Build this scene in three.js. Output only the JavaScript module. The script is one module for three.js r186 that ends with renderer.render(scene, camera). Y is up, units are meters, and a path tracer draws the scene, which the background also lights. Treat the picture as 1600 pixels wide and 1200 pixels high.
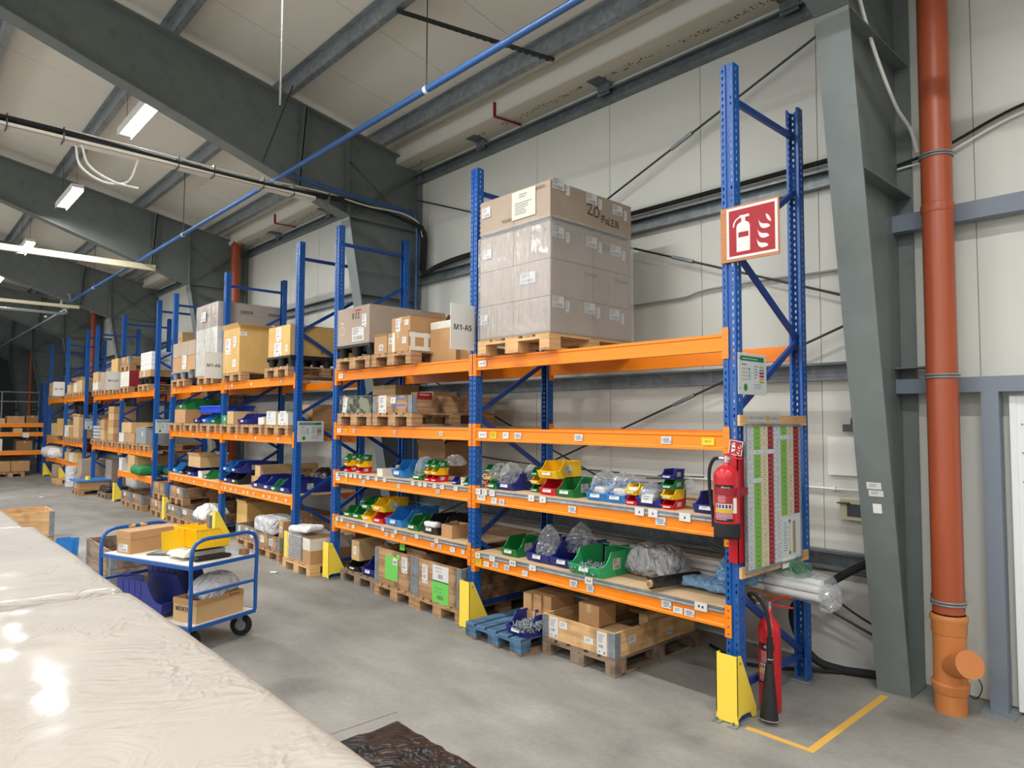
import * as THREE from 'three';
import { RectAreaLightUniformsLib } from 'three/addons/lights/RectAreaLightUniformsLib.js';
import { mergeGeometries, mergeVertices, toCreasedNormals } from 'three/addons/utils/BufferGeometryUtils.js';

// ---------------------------------------------------------------- camera, exposure, lamps
const renderer = new THREE.WebGLRenderer({ antialias: true });
renderer.toneMapping = THREE.LinearToneMapping;
renderer.toneMappingExposure = 2.45;
renderer.shadowMap.enabled = true;
RectAreaLightUniformsLib.init();
const scene = new THREE.Scene();
scene.background = new THREE.Color(0x06080a);
const camera = new THREE.PerspectiveCamera(58.54, 4 / 3, 0.05, 120);
camera.position.set(2.456, 2.014, 4.33);
camera.rotation.set(0.05228, 0.82422, 0.00488, 'YXZ');
scene.add(camera);
// lamp rows: the first hangs over the aisle, the others over the rest of the hall
const LAMP_NITS = 90, LAMP_COLOR = 0xffffff;
const WINDOW_NITS = 0.65, WINDOW_COLOR = 0xeef5ff;   // daylight through the translucent wall band opposite the racks
const LAMP_ROWS = [[2.05, 5.8], [6.2, 5.8], [10.4, 5.8], [14.6, 5.8]];
const LAMP_X = [6.9, 2.3, -2.25, -6.97, -11.27, -16.0, -20.6];

// ---------------------------------------------------------------- helpers
let seed = 7;
const rnd = () => { seed = (seed * 1664525 + 1013904223) >>> 0; return seed / 4294967296; };
const rr = (a, b) => a + (b - a) * rnd();
const hash = (x, y, s = 0) => { let h = (x * 374761393 + y * 668265263 + s * 974634777) | 0; h = Math.imul(h ^ (h >>> 13), 1274126177); return ((h ^ (h >>> 16)) >>> 0) / 4294967296; };
const sm = t => t * t * (3 - 2 * t);
function vnoise(x, y, px, py, s) {           // tileable value noise
  const x0 = Math.floor(x), y0 = Math.floor(y), fx = sm(x - x0), fy = sm(y - y0);
  const w = (a, p) => ((a % p) + p) % p;
  const a = hash(w(x0, px), w(y0, py), s), b = hash(w(x0 + 1, px), w(y0, py), s), c = hash(w(x0, px), w(y0 + 1, py), s), d = hash(w(x0 + 1, px), w(y0 + 1, py), s);
  return a + (b - a) * fx + (c - a) * fy + (a - b - c + d) * fx * fy;
}
function fbm(x, y, px, py, s, o = 4) { let v = 0, a = 0.5, t = 0; for (let i = 0; i < o; i++) { v += a * vnoise(x, y, px, py, s + i * 17); t += a; a *= 0.5; x *= 2; y *= 2; px *= 2; py *= 2; } return v / t; }
function tex(w, h, fn, { srgb = true, rep = [1, 1] } = {}) {
  const d = new Uint8Array(w * h * 4);
  for (let j = 0; j < h; j++) for (let i = 0; i < w; i++) { const c = fn(i / w, j / h), k = (j * w + i) * 4; for (let q = 0; q < 3; q++) d[k + q] = Math.max(0, Math.min(255, Math.round(Array.isArray(c) ? c[q] : c))); d[k + 3] = 255; }
  const t = new THREE.DataTexture(d, w, h); t.wrapS = t.wrapT = THREE.RepeatWrapping; t.magFilter = THREE.LinearFilter; t.minFilter = THREE.LinearMipmapLinearFilter; t.generateMipmaps = true;
  if (srgb) t.colorSpace = THREE.SRGBColorSpace; t.repeat.set(...rep); t.needsUpdate = true; return t;
}
function canvasTex(w, h, draw) { const c = document.createElement('canvas'); c.width = w; c.height = h; draw(c.getContext('2d'), w, h); const t = new THREE.CanvasTexture(c); t.colorSpace = THREE.SRGBColorSpace; t.magFilter = THREE.LinearFilter; return t; }
const std = (color, roughness = 0.6, metalness = 0, o = {}) => new THREE.MeshStandardMaterial({ color, roughness, metalness, ...o });
const phys = o => new THREE.MeshPhysicalMaterial(o);
const used = {};
function numbered(n) { if (!(n in used)) { used[n] = 0; return n; } used[n]++; return n + '_' + String(used[n]).padStart(3, '0'); }
function shad(o) { o.castShadow = true; o.receiveShadow = true; return o; }
function thing(name, label, category, pos = [0, 0, 0], turn = 0, group) {
  const o = new THREE.Group(); o.name = numbered(name); o.position.set(...pos); o.rotation.y = turn; o.userData = { label, category }; if (group) o.userData.group = group; scene.add(o); return o;
}
function part(parent, name, geo, mat, pos, rot) { const m = shad(new THREE.Mesh(geo, mat)); m.name = name; if (pos) m.position.set(...pos); if (rot) m.rotation.set(...rot); parent.add(m); return m; }
function one(name, label, category, geo, mat, pos, rot, group) { const m = part(scene, numbered(name), geo, mat, pos, rot); m.userData = { label, category }; if (group) m.userData.group = group; return m; }
function struct(name, geo, mat, pos, rot) { const m = part(scene, name, geo, mat, pos, rot); m.userData = { kind: 'structure' }; return m; }
function structG(name) { const g = new THREE.Group(); g.name = name; g.userData = { kind: 'structure' }; scene.add(g); return g; }
// box between two corners, uv in metres with u along the longest axis
function bx(x0, x1, y0, y1, z0, z1) {
  const w = x1 - x0, h = y1 - y0, d = z1 - z0, g = new THREE.BoxGeometry(w, h, d);
  const p = g.attributes.position, n = g.attributes.normal, uv = g.attributes.uv, D = [w, h, d];
  const off = hash(Math.round(w * 977), Math.round(h * 733 + d * 311)) * 3;
  for (let i = 0; i < p.count; i++) {
    const P = [p.getX(i), p.getY(i), p.getZ(i)], N = [n.getX(i), n.getY(i), n.getZ(i)];
    const ax = [0, 1, 2].filter(a => Math.abs(N[a]) < 0.5); const a = D[ax[0]] >= D[ax[1]] ? ax[0] : ax[1], b = a === ax[0] ? ax[1] : ax[0];
    uv.setXY(i, P[a] + off, P[b] + off * 0.37 + 5 * Math.abs(N[1]) * 0.13);
  }
  g.translate((x0 + x1) / 2, (y0 + y1) / 2, (z0 + z1) / 2); return g;
}
const cache = {};
const cb = (w, h, d) => cache['b' + [w, h, d].map(v => v.toFixed(4))] ??= bx(-w / 2, w / 2, 0, h, -d / 2, d / 2);   // centred, on its base
const cyl = (r, h, n = 20, r2 = r) => cache['c' + [r, h, n, r2]] ??= new THREE.CylinderGeometry(r2, r, h, n);
const ng = g => g.index ? g.toNonIndexed() : g;
function merge(list) { const l = list.map(ng); for (const g of l) for (const k of Object.keys(g.attributes)) if (!['position', 'normal', 'uv'].includes(k)) g.deleteAttribute(k); return mergeGeometries(l); }
const V = (x, y, z) => new THREE.Vector3(x, y, z);
function bar(a, b, w, h = w, up = V(0, 1, 0)) {            // square bar between two points
  const A = V(...a), B = V(...b), L = A.distanceTo(B), g = bx(-w / 2, w / 2, -h / 2, h / 2, 0, L), m = new THREE.Matrix4();
  const z = B.clone().sub(A).normalize(); if (Math.abs(z.dot(up)) > 0.99) up = V(1, 0, 0);
  const x = up.clone().cross(z).normalize(), y = z.clone().cross(x); m.makeBasis(x, y, z).setPosition(A); return g.applyMatrix4(m);
}
function rod(a, b, r, n = 8) { const A = V(...a), B = V(...b), L = A.distanceTo(B), g = new THREE.CylinderGeometry(r, r, L, n); g.translate(0, L / 2, 0); g.applyQuaternion(new THREE.Quaternion().setFromUnitVectors(V(0, 1, 0), B.clone().sub(A).normalize())); return g.translate(...a); }
function tube(pts, r, n = 40, k = 8, closed = false) { return new THREE.TubeGeometry(new THREE.CatmullRomCurve3(pts.map(p => V(...p)), closed, 'centripetal'), n, r, k, closed); }
const lathe = (pts, n = 28) => new THREE.LatheGeometry(pts.map(p => new THREE.Vector2(...p)), n);
function prism(poly, depth, bevel = 0) { const s = new THREE.Shape(poly.map(p => new THREE.Vector2(...p))); return new THREE.ExtrudeGeometry(s, { depth, bevelEnabled: bevel > 0, bevelSize: bevel, bevelThickness: bevel, bevelSegments: 2 }); }
function decal(parent, name, w, h, mat, pos, ry = 0, rx = 0) { const m = part(parent, name, mat.transparent ? (cache['p' + w.toFixed(4) + ',' + h.toFixed(4)] ??= new THREE.PlaneGeometry(w, h)) : (cache['d' + w.toFixed(4) + ',' + h.toFixed(4)] ??= new THREE.BoxGeometry(w, h, 0.0012)), mat, pos); m.rotation.set(rx, ry, 0, 'YXZ'); return m; }
// lumpy rounded block: for wrapped goods, bags and heaps
function lump(w, h, d, { r = 0.05, n = 24, amp = 0.01, f = 6, s = 1, ridge = false, squash = 0, pleat = 0 } = {}) {
  const nx = Math.max(4, Math.round(n * w / Math.max(w, h, d))), ny = Math.max(4, Math.round(n * h / Math.max(w, h, d))), nz = Math.max(4, Math.round(n * d / Math.max(w, h, d)));
  let g = new THREE.BoxGeometry(w, h, d, nx, ny, nz); g.deleteAttribute('uv'); g.deleteAttribute('normal'); g = mergeVertices(g, 1e-5);
  const p = g.attributes.position, uv = new Float32Array(p.count * 2);
  r = Math.min(r, w / 2, h / 2, d / 2);
  for (let i = 0; i < p.count; i++) {
    const v = V(p.getX(i), p.getY(i), p.getZ(i)), q = V(THREE.MathUtils.clamp(v.x, -w / 2 + r, w / 2 - r), THREE.MathUtils.clamp(v.y, -h / 2 + r, h / 2 - r), THREE.MathUtils.clamp(v.z, -d / 2 + r, d / 2 - r));
    const nrm = v.clone().sub(q); if (nrm.lengthSq() < 1e-12) nrm.set(0, 1, 0); nrm.normalize();
    let e = fbm(v.x * f + v.y * f * 0.7 + 31, v.z * f - v.y * f * 0.9 + 17, 512, 512, s, 4) - 0.5; if (ridge) e = 0.25 - Math.abs(e) * 1.6; if (pleat) { const q = v.x * 1.0 - v.z * 1.0, wv = fbm(q * 26 + 40, v.y * 1.1 + 9, 1024, 512, s + 3, 3) - 0.5, m = fbm(q * 2.2 + 70, v.y * 2.4 + 33, 512, 512, s + 8, 2); e += wv * pleat * (0.25 + 1.6 * Math.max(0, m - 0.42) * 3); }
    const o = q.add(nrm.multiplyScalar(r + e * amp * 2)); if (squash) { const t = (o.y + h / 2) / h; o.x *= 1 - squash * t * t; o.z *= 1 - squash * t * t; }
    p.setXYZ(i, o.x, o.y, o.z); uv[2 * i] = pleat ? v.x - v.z : v.x + v.y * 0.6; uv[2 * i + 1] = pleat ? v.y : v.z + v.y;
  }
  g.setAttribute('uv', new THREE.BufferAttribute(uv, 2)); g.computeVertexNormals(); return g;
}

// ---------------------------------------------------------------- materials
const woodTex = (c0, c1, s, dirt) => tex(512, 256, (u, v) => { const g = fbm(u * 3, v * 46, 3, 46, s, 3), k = fbm(u * 5, v * 5, 5, 5, s + 5, 3), f = vnoise(u * 20, v * 128, 20, 128, s + 9); let t = 0.62 * g + 0.26 * k + 0.12 * f; t = Math.min(1, Math.max(0, (t - 0.28) * 1.9)); const dk = dirt * Math.max(0, fbm(u * 7, v * 4, 7, 4, s + 31, 4) - 0.55) * 3; return c0.map((a, i) => (a + (c1[i] - a) * t) * (1 - dk)); });
const T = {
  pine: woodTex([196, 150, 98], [226, 190, 142], 3, 0.25), wood: woodTex([150, 112, 76], [196, 158, 116], 11, 0.5), old: woodTex([112, 92, 74], [164, 142, 120], 23, 0.6), bluew: woodTex([58, 92, 124], [104, 138, 166], 37, 0.6),
  card: tex(256, 256, (u, v) => { const n = fbm(u * 6, v * 6, 6, 6, 51, 4), f = vnoise(u * 2, v * 120, 2, 120, 57); return 232 + 22 * n + 6 * f; }),
  floor: tex(2048, 2048, (u, v) => { const a = fbm(u * 5, v * 5, 5, 5, 71, 5), b = fbm(u * 18, v * 40, 18, 40, 73, 4), c = vnoise(u * 400, v * 400, 400, 400, 79), st = Math.max(0, fbm(u * 11, v * 9, 11, 9, 91, 4) - 0.62) * 2.2; const k = 0.80 + 0.22 * (a - 0.5) * 2 * 0.8 + 0.10 * (b - 0.5) * 2 + 0.05 * (c - 0.5) - st * 0.35; return [206 * k, 203 * k, 194 * k]; }),
  rib: tex(128, 4, u => { const q = (u * 12) % 1; return q < 0.12 ? 150 : 190; }, { srgb: false }),
  wrinkle: tex(512, 512, (u, v) => { const a = fbm(u * 6, v * 6, 6, 6, 101, 5), b = fbm(u * 14 + a * 3, v * 5 + a * 4, 14, 5, 107, 3); return 255 * (0.5 * (1 - Math.abs(a - 0.5) * 4) + 0.5 * (1 - Math.abs(b - 0.5) * 4)); }, { srgb: false }),
  foilw: tex(1024, 1024, (u, v) => { const a = fbm(u * 4, v * 4, 4, 4, 221, 3), b = fbm(u * 30 + a * 8, v * 22 - a * 8, 30, 22, 227, 3), c = fbm(u * 3, v * 3, 3, 3, 231, 3), d = fbm(u * 40, v * 30, 40, 30, 237, 2), m = Math.min(1, Math.max(0, c - 0.42) * 4.5); return 110 + 60 * (a - 0.5) + m * (70 * (1 - Math.abs(b - 0.5) * 5) + 16 * d); }, { srgb: false }),
  pleat: tex(1024, 256, (u, v) => { const a = fbm(u * 44, v * 3, 44, 3, 241, 3), m = fbm(u * 3, v * 4, 3, 4, 247, 3), c = fbm(u * 12 + m * 5, v * 12, 12, 12, 251, 2); return 128 + 190 * (a - 0.5) * Math.min(1, Math.max(0.12, (m - 0.4) * 5)) + 40 * (c - 0.5); }, { srgb: false }),
  crease: tex(1024, 1024, (u, v) => { const a = fbm(u * 5, v * 5, 5, 5, 201, 4), b = fbm(u * 9 + a * 2, v * 4 - a * 2, 9, 4, 207, 3), c = fbm(u * 4, v * 4, 4, 4, 211, 3), m = Math.max(0, c - 0.5) * 5; const l = Math.exp(-Math.pow((a - 0.5) * 34, 2)) + Math.exp(-Math.pow((b - 0.52) * 28, 2)); return 120 + 100 * Math.min(1, m * l) + 20 * (c - 0.5); }, { srgb: false }),
  galv: tex(256, 256, (u, v) => { const a = fbm(u * 24, v * 24, 24, 24, 121, 3), b = fbm(u * 4, v * 4, 4, 4, 127, 3); return 178 + 46 * (a - 0.5) + 40 * (b - 0.5); }),
  steel: tex(512, 512, (u, v) => { const a = fbm(u * 5, v * 5, 5, 5, 131, 5), s = Math.max(0, fbm(u * 9, v * 6, 9, 6, 137, 4) - 0.62) * 1.4; return 236 + 30 * (a - 0.5) - 80 * s; }),
  camo: tex(128, 128, (u, v) => { const a = fbm(u * 14, v * 14, 14, 14, 141, 3); return a > 0.55 ? [122, 124, 104] : a > 0.45 ? [84, 88, 70] : [52, 56, 44]; }),
  mould: tex(2048, 64, (u, v) => { const n = vnoise(u * 512, v * 32, 512, 32, 151), m = fbm(u * 26, v * 3, 26, 3, 157, 3), band = Math.max(0, 1 - Math.abs(v - 0.42) * 4); return n > 0.72 && m * band > 0.36 ? [96, 88, 74] : [212, 206, 190]; }),
};
const M = {
  floor: std(0xcacaca, 0.62, 0, { map: T.floor }),
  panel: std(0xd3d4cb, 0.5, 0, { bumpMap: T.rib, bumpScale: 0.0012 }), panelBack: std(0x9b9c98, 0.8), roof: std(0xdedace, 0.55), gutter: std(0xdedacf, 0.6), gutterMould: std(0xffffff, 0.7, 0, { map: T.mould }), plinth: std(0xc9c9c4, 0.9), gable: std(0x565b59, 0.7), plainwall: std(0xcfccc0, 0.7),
  column: std(0x767e7c, 0.42, 0, { map: T.steel }), colDark: std(0x5a5f5d, 0.45, 0, { map: T.steel }), greyblue: std(0x767f8b, 0.4), galv: std(0xc6d0d6, 0.36, 0.35, { map: T.galv }), girt: std(0xa4aeb2, 0.42, 0.35, { map: T.galv }), darksteel: std(0x3c3f3c, 0.5, 0.3),
  blue: std(0x17549f, 0.36), blueDark: std(0x173f86, 0.4), orange: std(0xf58500, 0.42), yellow: std(0xf6d84c, 0.42), red: std(0xc01c26, 0.32), redDark: std(0x8d1622, 0.5), black: std(0x17181a, 0.5), rubber: std(0x1d1d1e, 0.85), white: std(0xecebe6, 0.5), offwhite: std(0xdcd8cc, 0.6), chrome: std(0xc9ccd0, 0.25, 0.9), pipeBrown: std(0xa34e2e, 0.38), pipeOrange: std(0xc47a40, 0.5), pipeBlue: std(0x2d5a94, 0.4), board: std(0xb8794a, 0.7), door: std(0xe6e8e8, 0.45), darkgrey: std(0x4d5052, 0.5), grey: std(0x8c9092, 0.5), tape: std(0xd9a94c, 0.7), cream: std(0xd8cfae, 0.5), greenTarp: std(0x1c7a45, 0.6), skin: std(0xd9b38c, 0.6), orangeTool: std(0xc0512c, 0.5),
  pine: std(0xffffff, 0.75, 0, { map: T.pine }), wood: std(0xffffff, 0.8, 0, { map: T.wood }), old: std(0xffffff, 0.85, 0, { map: T.old }), bluew: std(0xffffff, 0.75, 0, { map: T.bluew }), chip: std(0xd2b48c, 0.75, 0, { map: T.card }), camo: std(0xffffff, 0.8, 0, { map: T.camo }),
  card: std(0xb98f62, 0.8, 0, { map: T.card }), cardL: std(0xcba878, 0.8, 0, { map: T.card }), cardD: std(0x96704a, 0.8, 0, { map: T.card }), cardY: std(0xcfa765, 0.8, 0, { map: T.card }), cardW: std(0xd9d4c6, 0.75, 0, { map: T.card }), cardG: std(0xa89684, 0.8, 0, { map: T.card }),
  packtape: std(0xc7a877, 0.25), paper: std(0xdcdbd6, 0.7), green: std(0x7fe05a, 0.7),
  binRed: std(0xd01f2a, 0.36), binYellow: std(0xf6c51c, 0.36), binGreen: std(0x1c7a3a, 0.38), binTeal: std(0x2fa866, 0.38), binBlue: std(0x2c7fcb, 0.36), binNavy: std(0x222c7c, 0.38), binBlack: std(0x1d1e20, 0.42),
  film: phys({ color: 0xf6f7f8, roughness: 0.13, transmission: 0.84, thickness: 0, ior: 1.5, bumpMap: T.pleat, bumpScale: 0.016 }),
  bag: phys({ color: 0xf6f8fa, roughness: 0.12, transmission: 0.86, thickness: 0, ior: 1.5, flatShading: true }), bagGrey: std(0xc8c8ca, 0.25, 0, { bumpMap: T.wrinkle, bumpScale: 0.03 }), bagWhite: std(0xe6e4e0, 0.35, 0, { bumpMap: T.wrinkle, bumpScale: 0.02 }), blueFilm: phys({ color: 0x8fc0ea, roughness: 0.3, transmission: 0.45, thickness: 0, bumpMap: T.wrinkle, bumpScale: 0.03 }), greenFilm: phys({ color: 0x8cc4a2, roughness: 0.2, transmission: 0.8, thickness: 0, bumpMap: T.wrinkle, bumpScale: 0.03 }),
  foil: phys({ color: 0xa39b90, roughness: 0.5, clearcoat: 0.55, clearcoatRoughness: 0.08, bumpMap: T.foilw, bumpScale: 0.008 }), blackfoil: phys({ color: 0x0a0b0c, roughness: 0.35, clearcoat: 0.6, clearcoatRoughness: 0.1, bumpMap: T.foilw, bumpScale: 0.03 }),
  windowPane: std(0xe8eef2, 0.6, 0, { emissive: 0xeef5ff, emissiveIntensity: 0.65 }), glow: std(0xffffff, 0.5, 0, { emissive: 0xfff8f0, emissiveIntensity: 6 }), bolts: std(0x8d8f93, 0.35, 0.8),
};
// printed things
const pr = (w, h, draw, o = {}) => std(0xdcdcdc, o.rough ?? 0.6, 0, { map: canvasTex(w, h, draw) });
const fillBg = (c, w, h, col) => { c.fillStyle = col; c.fillRect(0, 0, w, h); };
const rowsOf = (c, x, y, w, h, n, col) => { c.fillStyle = col; for (let i = 0; i < n; i++) c.fillRect(x, y + i * h / n, w * (0.55 + 0.45 * hash(i, n, 3)), h / n * 0.45); };
function barcode(c, x, y, w, h, s = 1) { c.fillStyle = '#334'; let q = x; let i = 0; while (q < x + w) { const a = 1 + Math.floor(hash(i, s) * 3) * w / 90; if (i % 2 === 0) c.fillRect(q, y, a, h); q += a + w / 120; i++; } }
const P = {
  code: pr(128, 64, (c, w, h) => { fillBg(c, w, h, '#eef2f4'); barcode(c, 26, 12, 74, 30, 2); rowsOf(c, 26, 46, 74, 14, 1, '#567'); c.fillStyle = '#347'; c.fillRect(108, 38, 12, 16); c.font = '28px sans-serif'; c.fillText('3', 6, 36); }),
  card: pr(128, 64, (c, w, h) => { fillBg(c, w, h, '#f5f5f0'); rowsOf(c, 22, 16, 80, 34, 2, '#9ab'); }),
  name: pr(128, 64, (c, w, h) => { fillBg(c, w, h, '#f7f5ee'); c.fillStyle = '#4a6a90'; c.font = 'bold 26px sans-serif'; c.fillText('M1-A5', 22, 40); }),
  yell: pr(128, 64, (c, w, h) => { fillBg(c, w, h, '#ffd81e'); rowsOf(c, 14, 12, 100, 40, 3, '#a59020'); }),
  yell52: pr(128, 64, (c, w, h) => { fillBg(c, w, h, '#ffe92e'); c.fillStyle = '#7a6a10'; c.font = 'italic bold 24px sans-serif'; c.fillText('#5,2-1', 28, 40); rowsOf(c, 10, 6, 100, 8, 1, '#b0a030'); }),
  dots: pr(128, 64, (c, w, h) => { fillBg(c, w, h, '#f4f1e6'); c.fillStyle = '#222'; c.fillRect(36, 22, 18, 18); c.fillRect(74, 24, 18, 18); }),
  arrow: pr(128, 64, (c, w, h) => { fillBg(c, w, h, '#f6f6f2'); c.fillStyle = '#223'; c.beginPath(); c.moveTo(64, 18); c.lineTo(76, 44); c.lineTo(52, 44); c.fill(); }),
  sheet: pr(128, 180, (c, w, h) => { fillBg(c, w, h, '#f3f2ee'); rowsOf(c, 14, 18, 90, 70, 7, '#99a'); barcode(c, 16, 100, 60, 26, 5); c.fillStyle = '#c33'; c.fillRect(86, 150, 18, 18); c.fillStyle = '#6bd'; c.fillRect(20, 150, 22, 14); }),
  shipping: pr(160, 120, (c, w, h) => { fillBg(c, w, h, '#eeece6'); rowsOf(c, 10, 8, 90, 60, 5, '#888'); barcode(c, 14, 76, 120, 34, 9); }),
  greenSheet: pr(128, 180, (c, w, h) => { fillBg(c, w, h, '#7fe263'); c.fillStyle = '#4a8'; c.font = 'bold 17px sans-serif'; c.fillText('PALETA', 22, 66); c.fillText('NR  68', 24, 92); barcode(c, 40, 110, 46, 30, 4); }),
  greenPlain: pr(128, 160, (c, w, h) => { fillBg(c, w, h, '#7fe263'); fillBgR(c, 78, 8, 44, 46); }),
  whiteSheet: pr(160, 160, (c, w, h) => { fillBg(c, w, h, '#f4f4f2'); c.fillStyle = '#777'; c.font = 'bold 18px sans-serif'; c.fillText('PALETA', 30, 34); c.fillText('NR  68', 32, 66); barcode(c, 54, 84, 50, 40, 6); }),
  notice: pr(200, 200, (c, w, h) => { fillBg(c, w, h, '#efe9d4'); c.fillStyle = '#777'; rowsOf(c, 60, 26, 80, 34, 2, '#888'); rowsOf(c, 26, 84, 150, 92, 6, '#888'); }),
};
function fillBgR(c, x, y, w, h) { c.fillStyle = '#f2f2ee'; c.fillRect(x, y, w, h); barcode(c, x + 6, y + 20, w - 12, 16, 3); }
const signMat = t => pr(256, 384, (c, w, h) => { fillBg(c, w, h, '#f1efe8'); c.fillStyle = '#2a2a2a'; c.font = 'bold 66px sans-serif'; c.textAlign = 'center'; c.fillText(t, w / 2, h / 2 + 26); });
const textMat = (t, w, h, bg, fg, font, y = 0.68) => pr(w, h, (c) => { fillBg(c, w, h, bg); c.fillStyle = fg; c.font = font; c.textAlign = 'center'; c.fillText(t, w / 2, h * y); });
function ink(w, h, draw, color = 0x2a2320) { const t = canvasTex(w, h, (c) => { fillBg(c, w, h, '#000'); c.fillStyle = '#fff'; c.strokeStyle = '#fff'; draw(c, w, h); }); t.colorSpace = THREE.NoColorSpace; return std(color, 0.8, 0, { alphaMap: t, transparent: true }); }

// ---------------------------------------------------------------- the hall
const WZ = -1.62, X0 = -47, X1 = 9.2, ZB = 18.4, RIDGE = 8.4;
const roofY = z => 6.05 + 0.195 * ((z <= RIDGE ? z : 2 * RIDGE - z) + 1.5);
const FRAMES = [7.25, 0.58, -6.1, -12.75, -19.4, -26.1, -32.8, -39.5];
{
  const g = bx(X0, X1, -0.25, 0, WZ - 0.3, ZB + 0.3), uv = g.attributes.uv, p = g.attributes.position;
  for (let i = 0; i < p.count; i++) uv.setXY(i, p.getX(i) / 9, p.getZ(i) / 9);
  struct('floor', g, M.floor);
  // saw-cut joints, filled dark, standing a hair proud
  const j = []; for (const z of [2.65, 7.2]) j.push(bx(X0 + 1, X1 - 1, 0, 0.0012, z - 0.002, z + 0.002)); for (const x of [-14.2, -8.2, -1.62, 4.2]) j.push(bx(x - 0.002, x + 0.002, 0, 0.0012, 1.62, ZB - 1));
  struct('trim_9', merge(j), M.darkgrey);
}
// wall behind the racks: one panel after another with open joints over a backing sheet
{
  const w = structG('wall_rack_side'); part(w, 'backing', bx(X0, X1, 0, 6.1, WZ - 0.3, WZ - 0.012), M.panelBack);
  const pitch = 1.158; let x = -0.052 + pitch * 8; const geo = bx(-pitch / 2 + 0.003, pitch / 2 - 0.003, 0.76, 6.02, -0.06, 0);
  const uv = geo.attributes.uv, p = geo.attributes.position; for (let i = 0; i < p.count; i++) uv.setXY(i, p.getX(i) / pitch, p.getY(i));
  const gLow = bx(-pitch / 2 + 0.003, pitch / 2 - 0.003, 0.02, 6.02, -0.06, 0); { const u = gLow.attributes.uv, q = gLow.attributes.position; for (let i = 0; i < q.count; i++) u.setXY(i, q.getX(i) / pitch, q.getY(i)); }
  for (; x > X0 + 0.6; x -= pitch) if (x < X1 - 0.6) part(w, 'panel', x > 0.6 ? gLow : geo, M.panel, [x - pitch / 2, 0, WZ]);
  part(w, 'plinth', bx(X0, 0.5, 0, 0.755, WZ - 0.05, WZ + 0.03), M.plinth);
}
struct('wall_far_side', merge([bx(X0, X1, 0, 1.8, ZB, ZB + 0.3), bx(X0, X1, 4.2, 6.1, ZB, ZB + 0.3), bx(X0, -34, 1.8, 4.2, ZB, ZB + 0.3), bx(8, X1, 1.8, 4.2, ZB, ZB + 0.3)]), M.plainwall);
{ const g = structG('window_1'); part(g, 'pane', bx(-34, 8, 1.8, 4.2, ZB + 0.06, ZB + 0.1), M.windowPane); for (let x = -34; x <= 8; x += 3) part(g, 'mullion', bx(x - 0.04, x + 0.04, 1.8, 4.2, ZB + 0.01, ZB + 0.06), M.greyblue); const l = new THREE.RectAreaLight(WINDOW_COLOR, WINDOW_NITS, 42, 2.4); l.name = 'window_light'; l.position.set(-13, 3.0, ZB - 0.02); g.add(l); }
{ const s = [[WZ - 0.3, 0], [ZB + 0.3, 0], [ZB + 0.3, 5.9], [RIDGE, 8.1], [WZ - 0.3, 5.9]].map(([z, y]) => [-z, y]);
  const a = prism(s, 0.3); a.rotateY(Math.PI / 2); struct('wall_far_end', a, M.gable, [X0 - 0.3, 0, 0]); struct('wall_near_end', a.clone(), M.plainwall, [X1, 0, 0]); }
// roof: lining panels across the purlins, both slopes
{
  const c = structG('ceiling'); const pitch = 1.158, L1 = RIDGE - (WZ - 0.3), slope = Math.atan(0.195), len = L1 / Math.cos(slope);
  const g = bx(-pitch / 2 + 0.003, pitch / 2 - 0.003, 0, 0.08, 0, len);
  part(c, 'backing', (() => { const q = bx(X0, X1, 0.02, 0.2, 0, len + 0.05); return q; })(), M.panelBack, [0, roofY(WZ - 0.3), WZ - 0.3], [-slope, 0, 0]);
  part(c, 'backing', bx(X0, X1, 0.02, 0.2, 0, len + 0.05), M.panelBack, [0, roofY(ZB + 0.3), ZB + 0.3], [Math.PI + slope, 0, 0]).scale.y = -1;
  for (let x = -0.63 + pitch * 8; x > X0; x -= pitch) if (x < X1 - 0.5) part(c, 'panel', g, M.roof, [x - pitch / 2, roofY(WZ - 0.3), WZ - 0.3], [-slope, 0, 0]);
  const g2 = bx(X0, X1, 0, 0.08, 0, len); part(c, 'lining', g2, M.roof, [0, roofY(RIDGE), RIDGE], [slope, 0, 0]);
}
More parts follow.
